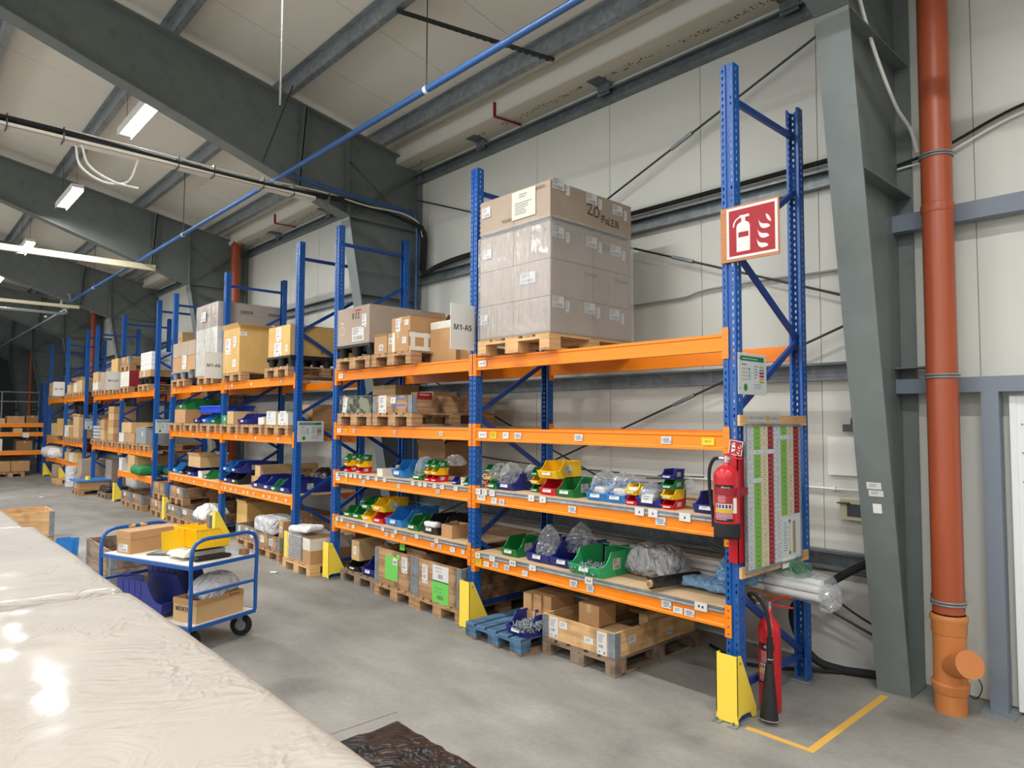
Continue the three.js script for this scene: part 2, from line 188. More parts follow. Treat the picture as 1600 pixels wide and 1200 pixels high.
// portal frames: tapered columns and rafters of plate, with stiffeners
const flangeZ = y => -1.28 + 0.185 * y, rafBot = z => 4.84 + 0.335 * (Math.min(z, 3.6) + 0.38) + 0.195 * Math.max(0, z - 3.6), rafTop = z => roofY(z) - 0.2;
function plateX(poly, t) { const s = prism(poly.map(([z, y]) => [-z, y]), t); s.rotateY(Math.PI / 2); return s.translate(-t / 2, 0, 0); }   // polygon in (z, y), thickness along x
{
  const W = 0.23, zi = -0.38;
  const web = plateX([[-1.58, 0], [flangeZ(0), 0], [flangeZ(4.84), 4.84], [flangeZ(4.84), rafTop(-0.38)], [-1.58, rafTop(-1.58)]], 0.012);
  const raf = []; const zs = [-0.385, 3.6, RIDGE]; raf.push(plateX([[zs[0], rafBot(zs[0])], [3.6, rafBot(3.6)], [RIDGE, rafBot(RIDGE)], [RIDGE, rafTop(RIDGE)], [zs[0], rafTop(zs[0])]], 0.012));
  const inner = bar([0, 0, flangeZ(0)], [0, 4.86, flangeZ(4.86)], W, 0.016), outer = bx(-W / 2, W / 2, 0, 5.86, -1.6, -1.584);
  const top = merge([bar([0, rafTop(-1.6), -1.6], [0, rafTop(RIDGE), RIDGE], W, 0.016)]);
  const bot = merge([bar([0, rafBot(-0.4), -0.4], [0, rafBot(3.6), 3.6], W, 0.016), bar([0, rafBot(3.6), 3.6], [0, rafBot(RIDGE), RIDGE], W, 0.016)]);
  const st = []; const S = (a, b) => st.push(bar(a, b, W * 0.94, 0.012, V(0, 0, 1)));
  S([0, 4.84, flangeZ(4.84)], [0, rafTop(-0.36), -0.36]); S([0, rafBot(0.33), 0.33], [0, rafTop(0.25), 0.25]); S([0, rafBot(0.37), 0.37], [0, rafTop(0.29), 0.29]);
  st.push(bar([0, 4.84, -0.36], [0, 4.84, -1.58], W * 0.94, 0.012), bar([0, 3.78, flangeZ(3.78)], [0, 3.78, -1.58], W * 0.94, 0.012), bar([0, 4.86, -0.4], [0, 5.75, -1.56], W * 0.5, 0.012), bar([0, 5.7, -0.36], [0, 4.86, -1.56], W * 0.3, 0.012));
  const bolts = []; for (let i = 0; i < 6; i++) for (const s of [-1, 1]) bolts.push(new THREE.CylinderGeometry(0.016, 0.016, 0.05, 8).rotateX(Math.PI / 2).translate(s * 0.06, 5.22 + i * 0.15, 0.33));
  const foot = bx(-0.12, 0.12, 0, 0.012, -1.6, -1.27);
  const geos = { column_web: web, column_flange: inner, column_outer_flange: outer, rafter_web: raf[0], rafter_top_flange: top, rafter_bottom_flange: bot, stiffener: merge(st), bolts: merge(bolts), base_plate: foot };
  FRAMES.forEach((x, i) => {
    const g = structG('trim_frame_' + (i + 1));
    for (const [n, q] of Object.entries(geos)) part(g, n, q, n === 'bolts' ? M.bolts : M.column, [x, 0, 0]);
    const far = structG('trim_frame_far_' + (i + 1));
    const m = (n, q) => part(far, n, q, M.column, [x, 0, 2 * RIDGE], [0, Math.PI, 0]);
    for (const n of ['column_web', 'column_flange', 'rafter_web', 'rafter_top_flange', 'rafter_bottom_flange']) m(n, geos[n]);
  });
}
// purlins (Z sections) under the roof, eave gutter, wall girts
{
  const zp = [-0.87, 0.56, 1.96, 3.36, 4.76, 6.16, 7.56];
  const prof = [[0, 0], [0, 0.2], [-0.07, 0.2], [-0.07, 0.192], [-0.006, 0.192], [-0.006, 0.008], [0.0645, 0.008], [0.0645, 0.03], [0.07, 0.03], [0.07, 0]];
  const L = X1 - X0 - 0.1, q = prism(prof, L); q.rotateY(Math.PI / 2);
  zp.forEach((z, i) => struct('trim_purlin_' + (i + 1), q, M.galv, [X0 + 0.05, roofY(z) - 0.2, z]));
  // boxed gutter along the eave, its brackets and the eave girt
  const gt = structG('trim_gutter');
  part(gt, 'front_face', bx(X0, X1, 5.83, 6.1, -1.235, -1.205), M.gutter); { const g = bx(X0, X1, 5.81, 5.832, -1.615, -1.205), uv = g.attributes.uv, p = g.attributes.position; for (let i = 0; i < p.count; i++) uv.setXY(i, p.getX(i) / 7.3, (p.getZ(i) + 1.62) / 0.42); part(gt, 'bottom_face', g, M.gutterMould); }
  for (let x = 1.9; x > -30; x -= 2.15) { part(gt, 'bracket', merge([bx(x - 0.09, x + 0.09, 5.68, 5.81, -1.56, -1.545), bx(x - 0.09, x + 0.09, 5.8, 5.808, -1.56, -1.36)]), M.girt); }
  const girtProf = [[0, 0], [0.09, 0], [0.09, 0.02], [0.084, 0.02], [0.084, 0.006], [0.006, 0.006], [0.006, 0.144], [0.084, 0.144], [0.084, 0.13], [0.09, 0.13], [0.09, 0.15], [0, 0.15]];
  const gg = prism(girtProf.map(([a, b]) => [-a, b]), 0.5 - X0 - 0.1); gg.rotateY(Math.PI / 2);
  [[5.58, 1], [4.02, 2], [2.36, 3], [0.79, 4]].forEach(([y, i]) => struct('trim_girt_' + i, gg, M.girt, [X0 + 0.05, y, WZ + 0.004]));
  struct('trim_girt_5', prism(girtProf.map(([a, b]) => [-a, b]), 8.4).rotateY(Math.PI / 2), M.girt, [0.6, 5.58, WZ + 0.004]);
}
// wall bracing rods with turnbuckles
for (const [a, b, l] of [[[-5.95, 3.06], [0.45, 5.5], 'upper steel bracing rod rising right across the wall above the wrapped load'], [[-5.95, 5.3], [0.45, 2.96], 'steel bracing rod falling right behind the wrapped load'], [[-5.95, 0.46], [0.45, 2.9], 'lower steel bracing rod rising right behind the near bay'], [[-5.95, 2.74], [0.45, 0.3], 'lower steel bracing rod falling right behind the near bay']]) {
  const t = thing('bracing_rod', l, 'steel rod', [0, 0, 0], 0, 'bracing rods on the wall behind the M1-A5 rack'); part(t, 'rod', rod([a[0], a[1], -1.49], [b[0], b[1], -1.49], 0.011), M.darksteel);
  const f = 0.72, c = [a[0] + (b[0] - a[0]) * f, a[1] + (b[1] - a[1]) * f], s = (b[1] - a[1]) / (b[0] - a[0]); part(t, 'turnbuckle', rod([c[0] - 0.12, c[1] - 0.12 * s, -1.49], [c[0] + 0.12, c[1] + 0.12 * s, -1.49], 0.02), M.galv);
}
// brown downpipes beside every second column
function downpipe(x, near, label) {
  const t = thing('downpipe', label, 'pipe', [x, 0, -1.25], 0, 'brown downpipes beside the columns');
  part(t, 'pipe', cyl(0.1, 5.05, 32), M.pipeBrown, [0, 0.68 + 2.525, 0]);
  if (near) {
    part(t, 'coupling', lathe([[0.1, 0], [0.11, 0.01], [0.11, 0.09], [0.118, 0.1], [0.118, 0.13], [0.104, 0.14]]), M.pipeOrange, [0, 0.53, 0]);
    part(t, 'tee', cyl(0.103, 0.36, 32), M.pipeOrange, [0, 0.36, 0]); const b = part(t, 'cleanout_branch', cyl(0.085, 0.2, 28), M.pipeOrange, [0.09, 0.36, 0.1], [1.1, 0, -0.7]); part(b, 'cap', cyl(0.092, 0.03, 28), M.pipeOrange, [0, 0.1, 0]);
    part(t, 'lower_coupling', lathe([[0.104, 0], [0.11, 0.01], [0.115, 0.05], [0.118, 0.06], [0.118, 0.075], [0.1, 0.08]]), M.pipeOrange, [0, 0.13, 0]); part(t, 'lower_pipe', cyl(0.1, 0.2, 32), M.pipeOrange, [0, 0.1, 0]);
    part(t, 'joint', lathe([[0.1, 0], [0.107, 0.01], [0.107, 0.06], [0.1, 0.07]]), M.pipeBrown, [0, 3.52, 0]);
  } else part(t, 'offset', tube([[0, 5.7, 0], [0, 5.8, -0.02], [0.05, 5.82, -0.1]], 0.09, 12, 16), M.pipeBrown);
  for (const y of near ? [0.74, 2.33, 3.93] : [2.4, 4]) part(t, 'clamp', merge([new THREE.TorusGeometry(0.104, 0.008, 8, 32).rotateX(Math.PI / 2), new THREE.TorusGeometry(0.104, 0.008, 8, 32).rotateX(Math.PI / 2).translate(0, 0.02, 0), bx(-0.015, 0.015, -0.005, 0.025, -0.36, -0.1)]), M.galv, [0, y, 0]);
}
downpipe(0.955, true, 'brown plastic downpipe with cleanout beside the nearest column'); downpipe(-12.42, false, 'brown downpipe behind the rack marked M1-A6'); downpipe(-25.75, false, 'brown downpipe seen behind the rack marked M1-A8'); downpipe(-39.1, false, 'farthest brown downpipe, left of the M1-A8 rack');
// steel rails and door post right of the column, white door leaf
{
  const r = structG('trim_rails'); part(r, 'rail', bx(0.56, X1, 3.49, 3.62, -1.56, -1.45), M.greyblue); part(r, 'rail', bx(0.56, X1, 2.23, 2.34, -1.56, -1.45), M.greyblue); part(r, 'angle_bracket', bx(0.5, 0.82, 2.42, 2.432, -1.6, -1.42), M.column); part(r, 'post', bx(1.14, 1.245, 0.012, 2.23, -1.56, -1.45), M.greyblue); part(r, 'foot_plate', bx(1.1, 1.3, 0, 0.012, -1.6, -1.36), M.galv);
  const d = structG('door_1'); part(d, 'leaf', bx(1.29, 3.3, 0.02, 2.2, -1.6, -1.54), M.door); part(d, 'edge_strip', bx(1.29, 1.33, 0.02, 2.2, -1.54, -1.532), M.door); for (let y = 0.2; y < 2.15; y += 0.2) part(d, 'rivet', cyl(0.007, 0.008, 10), M.grey, [1.36, y, -1.538], [Math.PI / 2, 0, 0]);
}
// ---------------------------------------------------------------- services under the roof and on the wall
function lamp(x, z, y, label, lit = true) {
  const t = thing('ceiling_lamp', label, 'lamp', [x, y, z], 0, 'linear lamps hung from the roof');
  part(t, 'housing', bx(-0.7, 0.7, 0, 0.06, -0.08, 0.08), M.white); part(t, 'diffuser', bx(-0.68, 0.68, -0.012, 0, -0.07, 0.07), M.glow);
  if (z < 3) for (const s of [-1, 1]) part(t, 'reflector', bx(-0.7, 0.7, -0.045, 0.06, s > 0 ? 0.08 : -0.09, s > 0 ? 0.09 : -0.08), M.white);
  for (const s of [-0.6, 0.6]) part(t, 'wire', rod([s, 0.06, 0], [s, roofY(z) - y - 0.03, 0], 0.003, 6), M.darksteel);
  const l = new THREE.RectAreaLight(LAMP_COLOR, LAMP_NITS, 1.36, 0.14); l.position.set(0, -0.018, 0); l.rotation.x = -Math.PI / 2; l.name = 'lamp_light'; t.add(l);
}
LAMP_ROWS.forEach(([z, y], r) => LAMP_X.forEach((x, i) => lamp(x, z, y, r === 0 ? ['lamp over the aisle behind the camera', 'lamp over the aisle beside the camera', 'lamp over the aisle above the near bay, out of view', 'lit lamp just under the nearest rafter', 'lit lamp in front of the second rafter', 'lit lamp low beyond the second rafter', 'small lit lamp at the left edge of the photo'][i] : `lit lamp of the ${['', 'second', 'third', 'fourth'][r]} row over the hall, place ${['one', 'two', 'three', 'four', 'five', 'six', 'seven'][i]}`)));
{
  // compressed-air pipe along the hall, hung on rods
  const t = thing('air_pipe', 'blue compressed air pipe running along the hall under the roof', 'pipe');
  part(t, 'pipe', rod([X1 - 1, 5.16, 0.6], [-5.75, 5.16, 0.6], 0.032, 14), M.pipeBlue); part(t, 'pipe', rod([-5.75, 5.16, 0.6], [-19.3, 5.16, 0.6], 0.032, 14), M.pipeBlue);
  part(t, 'far_pipe', rod([-19.5, 5.02, 0.6], [-40, 5.02, 0.6], 0.03, 10), M.grey);
  part(t, 'expansion_loop', tube([[-19.3, 5.16, 0.6], [-19.35, 5.36, 0.6], [-19.45, 5.36, 0.7], [-19.5, 5.02, 0.75], [-19.5, 5.02, 0.6]], 0.03, 40, 10), M.grey);
  for (const x of [3, -2.8, -9.9, -16.5, -23]) { part(t, 'hanger_rod', rod([x, 5.19, 0.6], [x, roofY(0.6) - 0.02, 0.6], 0.006, 6), M.darksteel); part(t, 'clip', rod([x - 0.02, 5.16, 0.6], [x + 0.02, 5.16, 0.6], 0.038, 14), M.white); }
  part(t, 'branch', tube([[-5.78, 5.16, 0.6], [-5.8, 5.13, 0.5], [-5.82, 5.1, 0.2], [-5.86, 5.06, -0.9], [-5.86, 5.04, -1.38], [-5.86, 4.9, -1.42], [-5.86, 3.2, -1.42], [-5.86, 1.2, -1.42]], 0.024, 90, 10), M.pipeBlue);
  // cables on a tray across the hall, then down the column
  const c = thing('cable_run', 'black cable bundle on a grey tray crossing below the nearest rafter', 'cables');
  part(c, 'tray', merge([bx(-5.97, -5.83, 4.9, 4.906, 0.2, 9), bx(-5.97, -5.965, 4.9, 4.94, 0.2, 9), bx(-5.835, -5.83, 4.9, 4.94, 0.2, 9)]), M.offwhite);
  for (let k = 0; k < 3; k++) part(c, 'cable', tube([[-5.93 + k * 0.04, 4.95, 9], [-5.92 + k * 0.04, 4.945 + 0.01 * k, 5], [-5.91 + k * 0.035, 4.99, 2.7 + 0.2 * k], [-5.9 + k * 0.03, 4.95, 1.8], [-5.9 + k * 0.03, 4.96, 0.4], [-5.9, 4.99 + k * 0.02, -0.4], [-5.9, 4.94, -1.2], [-5.84 + k * 0.05, 4.82, -1.46], [-5.84 + k * 0.05, 4.4, -1.5], [-5.84 + k * 0.05, 4.18, -1.5], [-5.5, 4.19 + k * 0.015, -1.5], [-4.9, 4.24 + k * 0.015, -1.51], [-3, 4.23, -1.52], [0.4, 4.23, -1.52]], 0.022, 160, 8), M.rubber);
  part(c, 'grey_cable', tube([[-5.9, 5.01, 4.5], [-5.9, 5.03, 2.6], [-5.9, 5.01, 1.2], [-5.88, 5.04, 0.1], [-5.88, 5.0, -0.6], [-5.85, 5.0, -1.2], [-5.8, 4.9, -1.42], [-5.78, 4.7, -1.48]], 0.012, 80, 6), M.offwhite);
  for (const z of [3.5, 3.02, 1.9, 1.5, 0.9, 0.5, 0]) part(c, 'cable_tie', bx(-5.975, -5.825, 4.885, 5.03, z - 0.006, z + 0.006), M.darkgrey);
  part(c, 'spare_coil', merge([tube([[-5.9, 4.9, 2.9], [-5.9, 4.68, 2.85], [-5.9, 4.56, 2.62], [-5.9, 4.62, 2.4], [-5.9, 4.9, 2.3]], 0.012, 40, 6), tube([[-5.87, 4.9, 2.85], [-5.87, 4.7, 2.78], [-5.87, 4.58, 2.55], [-5.87, 4.56, 2.3]], 0.012, 40, 6)]), M.offwhite);
  // slotted channel and rods
  const s = thing('slotted_channel', 'dark slotted steel channel spanning between two roof purlins', 'steel channel'); part(s, 'channel', bar([-3.4, roofY(0.56) - 0.225, 0.56], [-2.6, roofY(-0.87) - 0.225, -0.95], 0.04, 0.03), M.darksteel);
  const sl = []; for (let i = 1; i < 22; i++) { const f = i / 22; sl.push(bx(-0.012, 0.012, -0.017, -0.014, -0.02, 0.02).translate(-3.4 + 0.8 * f, roofY(0.56 - 1.51 * f) - 0.225, 0.56 - 1.51 * f)); } part(s, 'slots', merge(sl), M.black);
  one('hanger_rod', 'long steel rod hanging free in front of the nearest rafter', 'rod', rod([-2.98, 4.63, 1.96], [-2.98, roofY(1.96) - 0.19, 1.96], 0.011), M.darksteel);
  one('hanger_rod', 'thin brace rod slanting from purlin to the nearest rafter', 'rod', rod([-5.72, 6.26, 0.6], [-5.99, rafBot(0.86) + 0.01, 0.86], 0.009), M.darksteel);
  for (const [x, l] of [[-3.85, 'red angle bracket hugging the gutter above the wrapped load'], [-10.3, 'dark red angle bracket under the gutter beyond the nearest rafter']]) { const b = thing('gutter_bracket', l, 'bracket', [x, 0, 0]); part(b, 'arm', merge([bar([0, 5.98, -1.19], [0, 5.8, -1.19], 0.05, 0.012, V(1, 0, 0)), bar([0, 5.795, -1.18], [0.06, 5.79, -1.56], 0.03, 0.012)]), M.redDark); part(b, 'tip', cyl(0.016, 0.04, 10), M.redDark, [0.06, 5.79, -1.56], [Math.PI / 2, 0, 0]); }
  // trunking across the far rafters
  one('cable_trunking', 'long cream trunking crossing under the second rafter', 'trunking', bx(-12.64, -12.56, 5.0, 5.11, 0.3, 9), M.cream); one('cable_trunking', 'long cream trunking crossing under the third rafter', 'trunking', bx(-19.24, -19.16, 4.98, 5.06, 0.4, 9), M.cream);
  const pp = thing('far_pipe', 'grey pipe running off left below the third rafter', 'pipe'); part(pp, 'pipe', rod([-19.6, 4.86, 0.7], [-19.6, 4.86, 9], 0.035, 10), M.grey); part(pp, 'elbow', tube([[-19.6, 5.02, 0.62], [-19.6, 4.9, 0.62], [-19.6, 4.86, 0.7]], 0.035, 12, 10), M.grey);
  // conduits on the wall
  const cd = thing('conduit', 'thin grey conduit high on the wall, stepping down behind the wrapped load', 'conduit'); part(cd, 'tube', tube([[0.45, 3.29, -1.58], [-1.2, 3.285, -1.58], [-1.35, 3.25, -1.58], [-1.5, 3.245, -1.58], [-5.9, 3.24, -1.58]], 0.012, 60, 6), M.grey); part(cd, 'clip', cyl(0.018, 0.03, 8), M.grey, [-0.8, 3.29, -1.58], [0, 0, Math.PI / 2]);
  const ce = thing('conduit', 'thin white conduit along the wall behind the second shelf', 'conduit'); part(ce, 'tube', rod([-2.2, 1.45, -1.58], [0.46, 1.45, -1.58], 0.011, 8), M.white); for (const x of [-1.3, 0.05]) part(ce, 'clip', cyl(0.02, 0.03, 8), M.white, [x, 1.45, -1.58], [0, 0, Math.PI / 2]);
  one('wall_cable', 'black cable sagging along the wall behind the second shelf', 'cable', tube([[-5.9, 1.66, -1.57], [-4.4, 1.52, -1.57], [-3.4, 1.47, -1.57], [-2.2, 1.45, -1.57]], 0.007, 40, 6), M.rubber);
  one('wall_sheet', 'large plain white sheet fixed to the wall beside the column', 'sheet', bx(0.0, 0.42, 1.565, 1.885, -1.6, -1.585), M.white);
  const sk = thing('socket_box', 'beige wall socket box with an open flap beside the column', 'socket', [0.27, 1.21, -1.57]); part(sk, 'housing', bx(-0.16, 0.1, 0, 0.16, -0.03, 0.03), M.cream); part(sk, 'cover_frame', bx(-0.1, 0.06, 0.03, 0.13, 0.03, 0.04), M.darkgrey); part(sk, 'flap', bx(-0.17, -0.08, 0.13, 0.14, 0.02, 0.07), M.darkgrey); part(sk, 'plug', cyl(0.03, 0.06, 12), M.black, [0.06, 0.07, 0.06], [Math.PI / 2, 0, 0]);
  const jb = thing('junction_box', 'small black junction box above the white wall sheet', 'junction box', [0.24, 1.93, -1.58]); part(jb, 'base', bx(-0.1, 0.08, 0, 0.06, -0.02, 0.03), M.darkgrey); part(jb, 'cable', tube([[-0.04, 0.06, 0], [-0.03, 0.12, 0], [0.04, 0.13, 0], [0.05, 0.06, 0]], 0.006, 20, 6), M.black);
  // stickers on the column flange
  const cz = y => flangeZ(y) + 0.012; const tilt = -Math.atan(0.185);
  for (const [x, y, w, h, m, l] of [[0.575, 1.55, 0.1, 0.05, P.card, 'upper cream sticker on the nearest column'], [0.585, 1.495, 0.1, 0.045, P.card, 'lower cream sticker with bar code on the nearest column'], [0.585, 1.385, 0.06, 0.07, M.white, 'scuffed white sticker on the nearest column']]) { const d = one('column_sticker', l, 'sticker', new THREE.BoxGeometry(w, h, 0.0012), m, [x, y, cz(y)]); d.rotation.x = -tilt; }
  // conduit in the column, hoses on the floor
  one('column_conduit', 'white conduit slanting across the web of the nearest column', 'conduit', tube([[0.62, 6.1, -0.5], [0.62, 5.1, -0.78], [0.7, 4.4, -1.25], [0.75, 4.25, -1.4], [0.76, 4.1, -1.5]], 0.014, 40, 8), M.white);
  one('hose', 'thick black hose looping up the wall behind the kanban board', 'hose', tube([[0.55, 0.98, -1.42], [0.36, 0.9, -1.36], [0.1, 0.72, -1.33], [-0.1, 0.58, -1.32], [-0.2, 0.44, -1.32], [-0.16, 0.24, -1.33], [-0.02, 0.08, -1.34], [0.15, 0.035, -1.4], [0.34, 0.035, -1.47], [0.5, 0.035, -1.52]], 0.032, 90, 10), M.rubber);
  one('hose', 'thin black hose hanging from the rack end to the column', 'hose', tube([[-0.05, 0.7, -1.3], [0.1, 0.62, -1.34], [0.28, 0.5, -1.38], [0.5, 0.38, -1.44]], 0.009, 30, 8), M.rubber);
  one('cable', 'black cable with a plug lying under the rack end', 'cable', tube([[-0.9, 0.02, -1.2], [-0.5, 0.02, -1.0], [-0.25, 0.03, -1.05], [-0.05, 0.03, -1.2], [0.15, 0.02, -1.38]], 0.014, 40, 8), M.rubber);
  one('loose_cable', 'tangle of thin black cables behind the brown downpipe', 'cables', merge([tube([[0.82, 0.85, -1.5], [0.86, 0.6, -1.5], [0.8, 0.45, -1.48], [0.88, 0.3, -1.5], [0.84, 0.06, -1.45], [1, 0.01, -1.3]], 0.005, 50, 6), tube([[0.84, 0.9, -1.5], [0.79, 0.7, -1.46], [0.9, 0.55, -1.5], [0.8, 0.38, -1.5], [0.9, 0.2, -1.52]], 0.005, 50, 6), tube([[1.05, 0.3, -1.35], [1.13, 0.2, -1.3], [1.08, 0.1, -1.32], [1.02, 0.16, -1.33], [1.04, 0.26, -1.36]], 0.004, 40, 6)]), M.rubber);
  const wc = thing('wall_cables', 'two cables crossing the wall behind the brown downpipe', 'cables'); part(wc, 'black_cable', tube([[0.6, 4.05, -1.55], [0.9, 4.1, -1.56], [1.4, 4.27, -1.57], [2.6, 4.4, -1.57]], 0.012, 30, 8), M.rubber); part(wc, 'white_cable', tube([[0.6, 4.02, -1.56], [0.9, 4.05, -1.57], [1.4, 4.22, -1.58], [2.6, 4.36, -1.58]], 0.009, 30, 8), M.white);
  // floor tape
  const ft = thing('floor_tape', 'yellow tape corner marked on the floor beside the nearest guard', 'tape'); part(ft, 'strip', bx(0.12, 0.57, 0, 0.0015, 0.03, 0.075), M.tape); part(ft, 'strip', bx(0.52, 0.57, 0, 0.0015, -1.19, 0.03), M.tape);
  for (const [x, z, s, l] of [[-6.3, 0.45, 0.05, 'crumpled white paper scrap on the floor before the gap pallet'], [-18.4, 1.2, 0.06, 'tiny white paper scrap far off on the aisle floor']]) one('paper_scrap', l, 'paper', lump(s * 2, 0.02, s, { r: 0.01, n: 8, amp: 0.006, f: 30 }), M.paper, [x, 0.012, z], [0, 0.6, 0]);
}
// ---------------------------------------------------------------- pallet racks
const PH = 4.545, DEPTH = 1.1;
function uprightGeo() {      // slotted open profile: face at z = 0 looking to +z, 0.1 wide, 0.085 deep
  const g = [], pitch = 0.05, hole = 0.024;
  const strip = (x0, x1, z0, z1) => g.push(bx(x0, x1, 0.008, PH, z0, z1));
  strip(-0.05, -0.036, -0.003, 0); strip(-0.024, -0.012, -0.003, 0); strip(0.012, 0.024, -0.003, 0); strip(0.036, 0.05, -0.003, 0); strip(-0.013, 0.013, -0.011, -0.008); strip(-0.013, -0.010, -0.011, 0); strip(0.010, 0.013, -0.011, 0);
  for (const s of [-1, 1]) { const a = s < 0 ? -0.05 : 0.047; strip(a, a + 0.003, -0.034, 0); strip(a, a + 0.003, -0.085, -0.046); const b = s < 0 ? -0.05 : 0.032; g.push(bx(b, b + 0.018, 0.008, PH, -0.085, -0.082)); }
  for (let y = 0.05; y < PH - 0.02; y += pitch) { const y0 = y + hole / 2, y1 = Math.min(PH, y + pitch - hole / 2); for (const s of [-1, 1]) { const c = s * 0.03; g.push(bx(c - 0.006, c + 0.006, y0, y1, -0.003, 0)); const a = s < 0 ? -0.05 : 0.047; g.push(bx(a, a + 0.003, y0 + 0.01, y1 + 0.01, -0.046, -0.034)); } }
  return merge(g);
}
const UP = uprightGeo(), PLATE = merge([bx(-0.075, 0.075, 0, 0.008, -0.1, 0.05)]);
const beamProf = [[0, 0], [0, 0.018], [-0.006, 0.025], [-0.006, 0.095], [0, 0.102], [0, 0.122], [-0.012, 0.122], [-0.012, 0.112], [-0.05, 0.112], [-0.05, 0]];
const BEAMS = {};
function beamGeo(L) { return BEAMS[L.toFixed(3)] ??= prism(beamProf.map(([z, y]) => [-z, y]), L).rotateY(Math.PI / 2); }
const CONN = { '-1': merge([bx(-0.052, -0.006, -0.055, 0.165, 0.0005, 0.0045), bx(-0.056, -0.0505, -0.055, 0.165, -0.06, 0.0045)]), '1': merge([bx(0.006, 0.052, -0.055, 0.165, 0.0005, 0.0045), bx(0.0505, 0.056, -0.055, 0.165, -0.06, 0.0045)]) };
function pinsGeo(s) { const l = []; for (const y of [-0.03, 0.02, 0.08, 0.13]) l.push(new THREE.CylinderGeometry(0.007, 0.007, 0.006, 8).rotateX(Math.PI / 2).translate(s * 0.029, y, 0.004)); return merge(l); }
const PINS = { '-1': pinsGeo(-1), '1': pinsGeo(1) };
const RAIL = {};
function meshDeck(L) { const g = []; for (let z = -0.06; z > -1.06; z -= 0.05) g.push(bx(0, L, 0, 0.005, z - 0.0025, z + 0.0025)); for (let x = 0.03; x < L; x += 0.1) g.push(bx(x - 0.0025, x + 0.0025, 0.005, 0.01, -1.06, -0.01)); for (let x = 0.3; x < L; x += 0.6) g.push(bx(x - 0.015, x + 0.015, -0.03, 0, -1.05, -0.05)); return merge(g); }
function cardsOn(beam, xs0, list, y, z) { for (const [x, m, w = 0.062, h = 0.042, dy = 0] of list) decal(beam, 'label_card', w, h, P[m], [x - xs0, y + dy, z]); }
function rack(label, posts, bays) {
  const t = thing('pallet_rack', label, 'rack', [0, 0, 0], 0, 'blue and orange pallet racks along the wall');
  for (const x of posts) {
    part(t, 'upright', UP, M.blue, [x, 0, 0]); part(t, 'upright', UP, M.blue, [x, 0, -DEPTH], [0, Math.PI, 0]);
    part(t, 'base_plate', PLATE, M.galv, [x, 0, 0]); part(t, 'base_plate', PLATE, M.galv, [x, 0, -DEPTH], [0, Math.PI, 0]);
    const a = -0.06, b = -DEPTH + 0.06, seq = [[0.2, 1, 0.2, 0], [0.22, 1, 0.83, 0], [0.85, 0, 1.45, 1], [1.47, 1, 2.05, 0], [2.07, 0, 2.65, 1], [2.67, 1, 3.24, 0], [3.26, 0, 3.86, 1], [4.31, 0, 4.31, 1]];
    for (const [y0, s0, y1, s1] of seq) part(t, 'brace', bar([x, y0, s0 ? b : a], [x, y1, s1 ? b : a], 0.028, 0.045), M.blueDark);
  }
  bays.forEach((bay, i) => {
    const xa = posts[i] + 0.05, xb = posts[i + 1] - 0.05, L = xb - xa;
    for (const lv of bay) {
      for (const rear of [0, 1]) {
        const m = rear ? part(t, 'beam', beamGeo(L), M.orange, [xb, lv.y, -DEPTH], [0, Math.PI, 0]) : part(t, 'beam', beamGeo(L), M.orange, [xa, lv.y, 0]);
        part(m, 'connector', CONN[1], M.orange, [-0.05, 0, 0]); part(m, 'connector', CONN[-1], M.orange, [L + 0.05, 0, 0]);
        part(m, 'pins', PINS[1], M.bolts, [-0.05, 0, 0]); part(m, 'pins', PINS[-1], M.bolts, [L + 0.05, 0, 0]);
        if (!rear) { if (lv.cards) cardsOn(m, xa, lv.cards, 0.06, 0.0012); if (lv.railCards) { const r = RAIL[L.toFixed(3)] ??= prism([[0.004, 0], [0.004, 0.036], [0.011, 0.036], [0.011, 0.03], [0.007, 0.026], [0.007, 0.014], [0.011, 0.008], [0.011, 0]].map(([z, y]) => [-z, y]), L - 0.03).rotateY(Math.PI / 2); const q = part(m, 'label_rail', r, M.galv, [0.015, 0.1, -0.0035]); cardsOn(m, xa, lv.railCards, 0.113, 0.0105); } }
      }
      const yt = lv.y + 0.122;
      if (lv.deck === 'chip' || lv.deck === 'both') { const n = 3, zf = -0.012, zr = lv.deck === 'both' ? -0.5 : -DEPTH + 0.014; for (let k = 0; k < n; k++) part(t, 'deck_board', bx(xa + k * L / n + 0.002, xa + (k + 1) * L / n - 0.002, yt + (lv.deck === 'both' ? 0.012 : 0.001), yt + 0.018, zr, zf), M.chip); }
      if (lv.deck === 'mesh' || lv.deck === 'both') { const q = part(t, 'mesh_deck', meshDeck(L - 0.02), M.galv, [xa + 0.01, yt + 0.001, 0]); q.userData.kind = 'stuff'; }
    }
  });
  return t;
}
const A5 = [-5.6, -2.8, 0], A6 = [-12.34, -9.54, -6.74], A7 = [-19.06, -16.26, -13.46], A8 = [-25.8, -23.0, -20.2];
const w = 'card', k = 'code', nm = 'name', ye = 'yell';
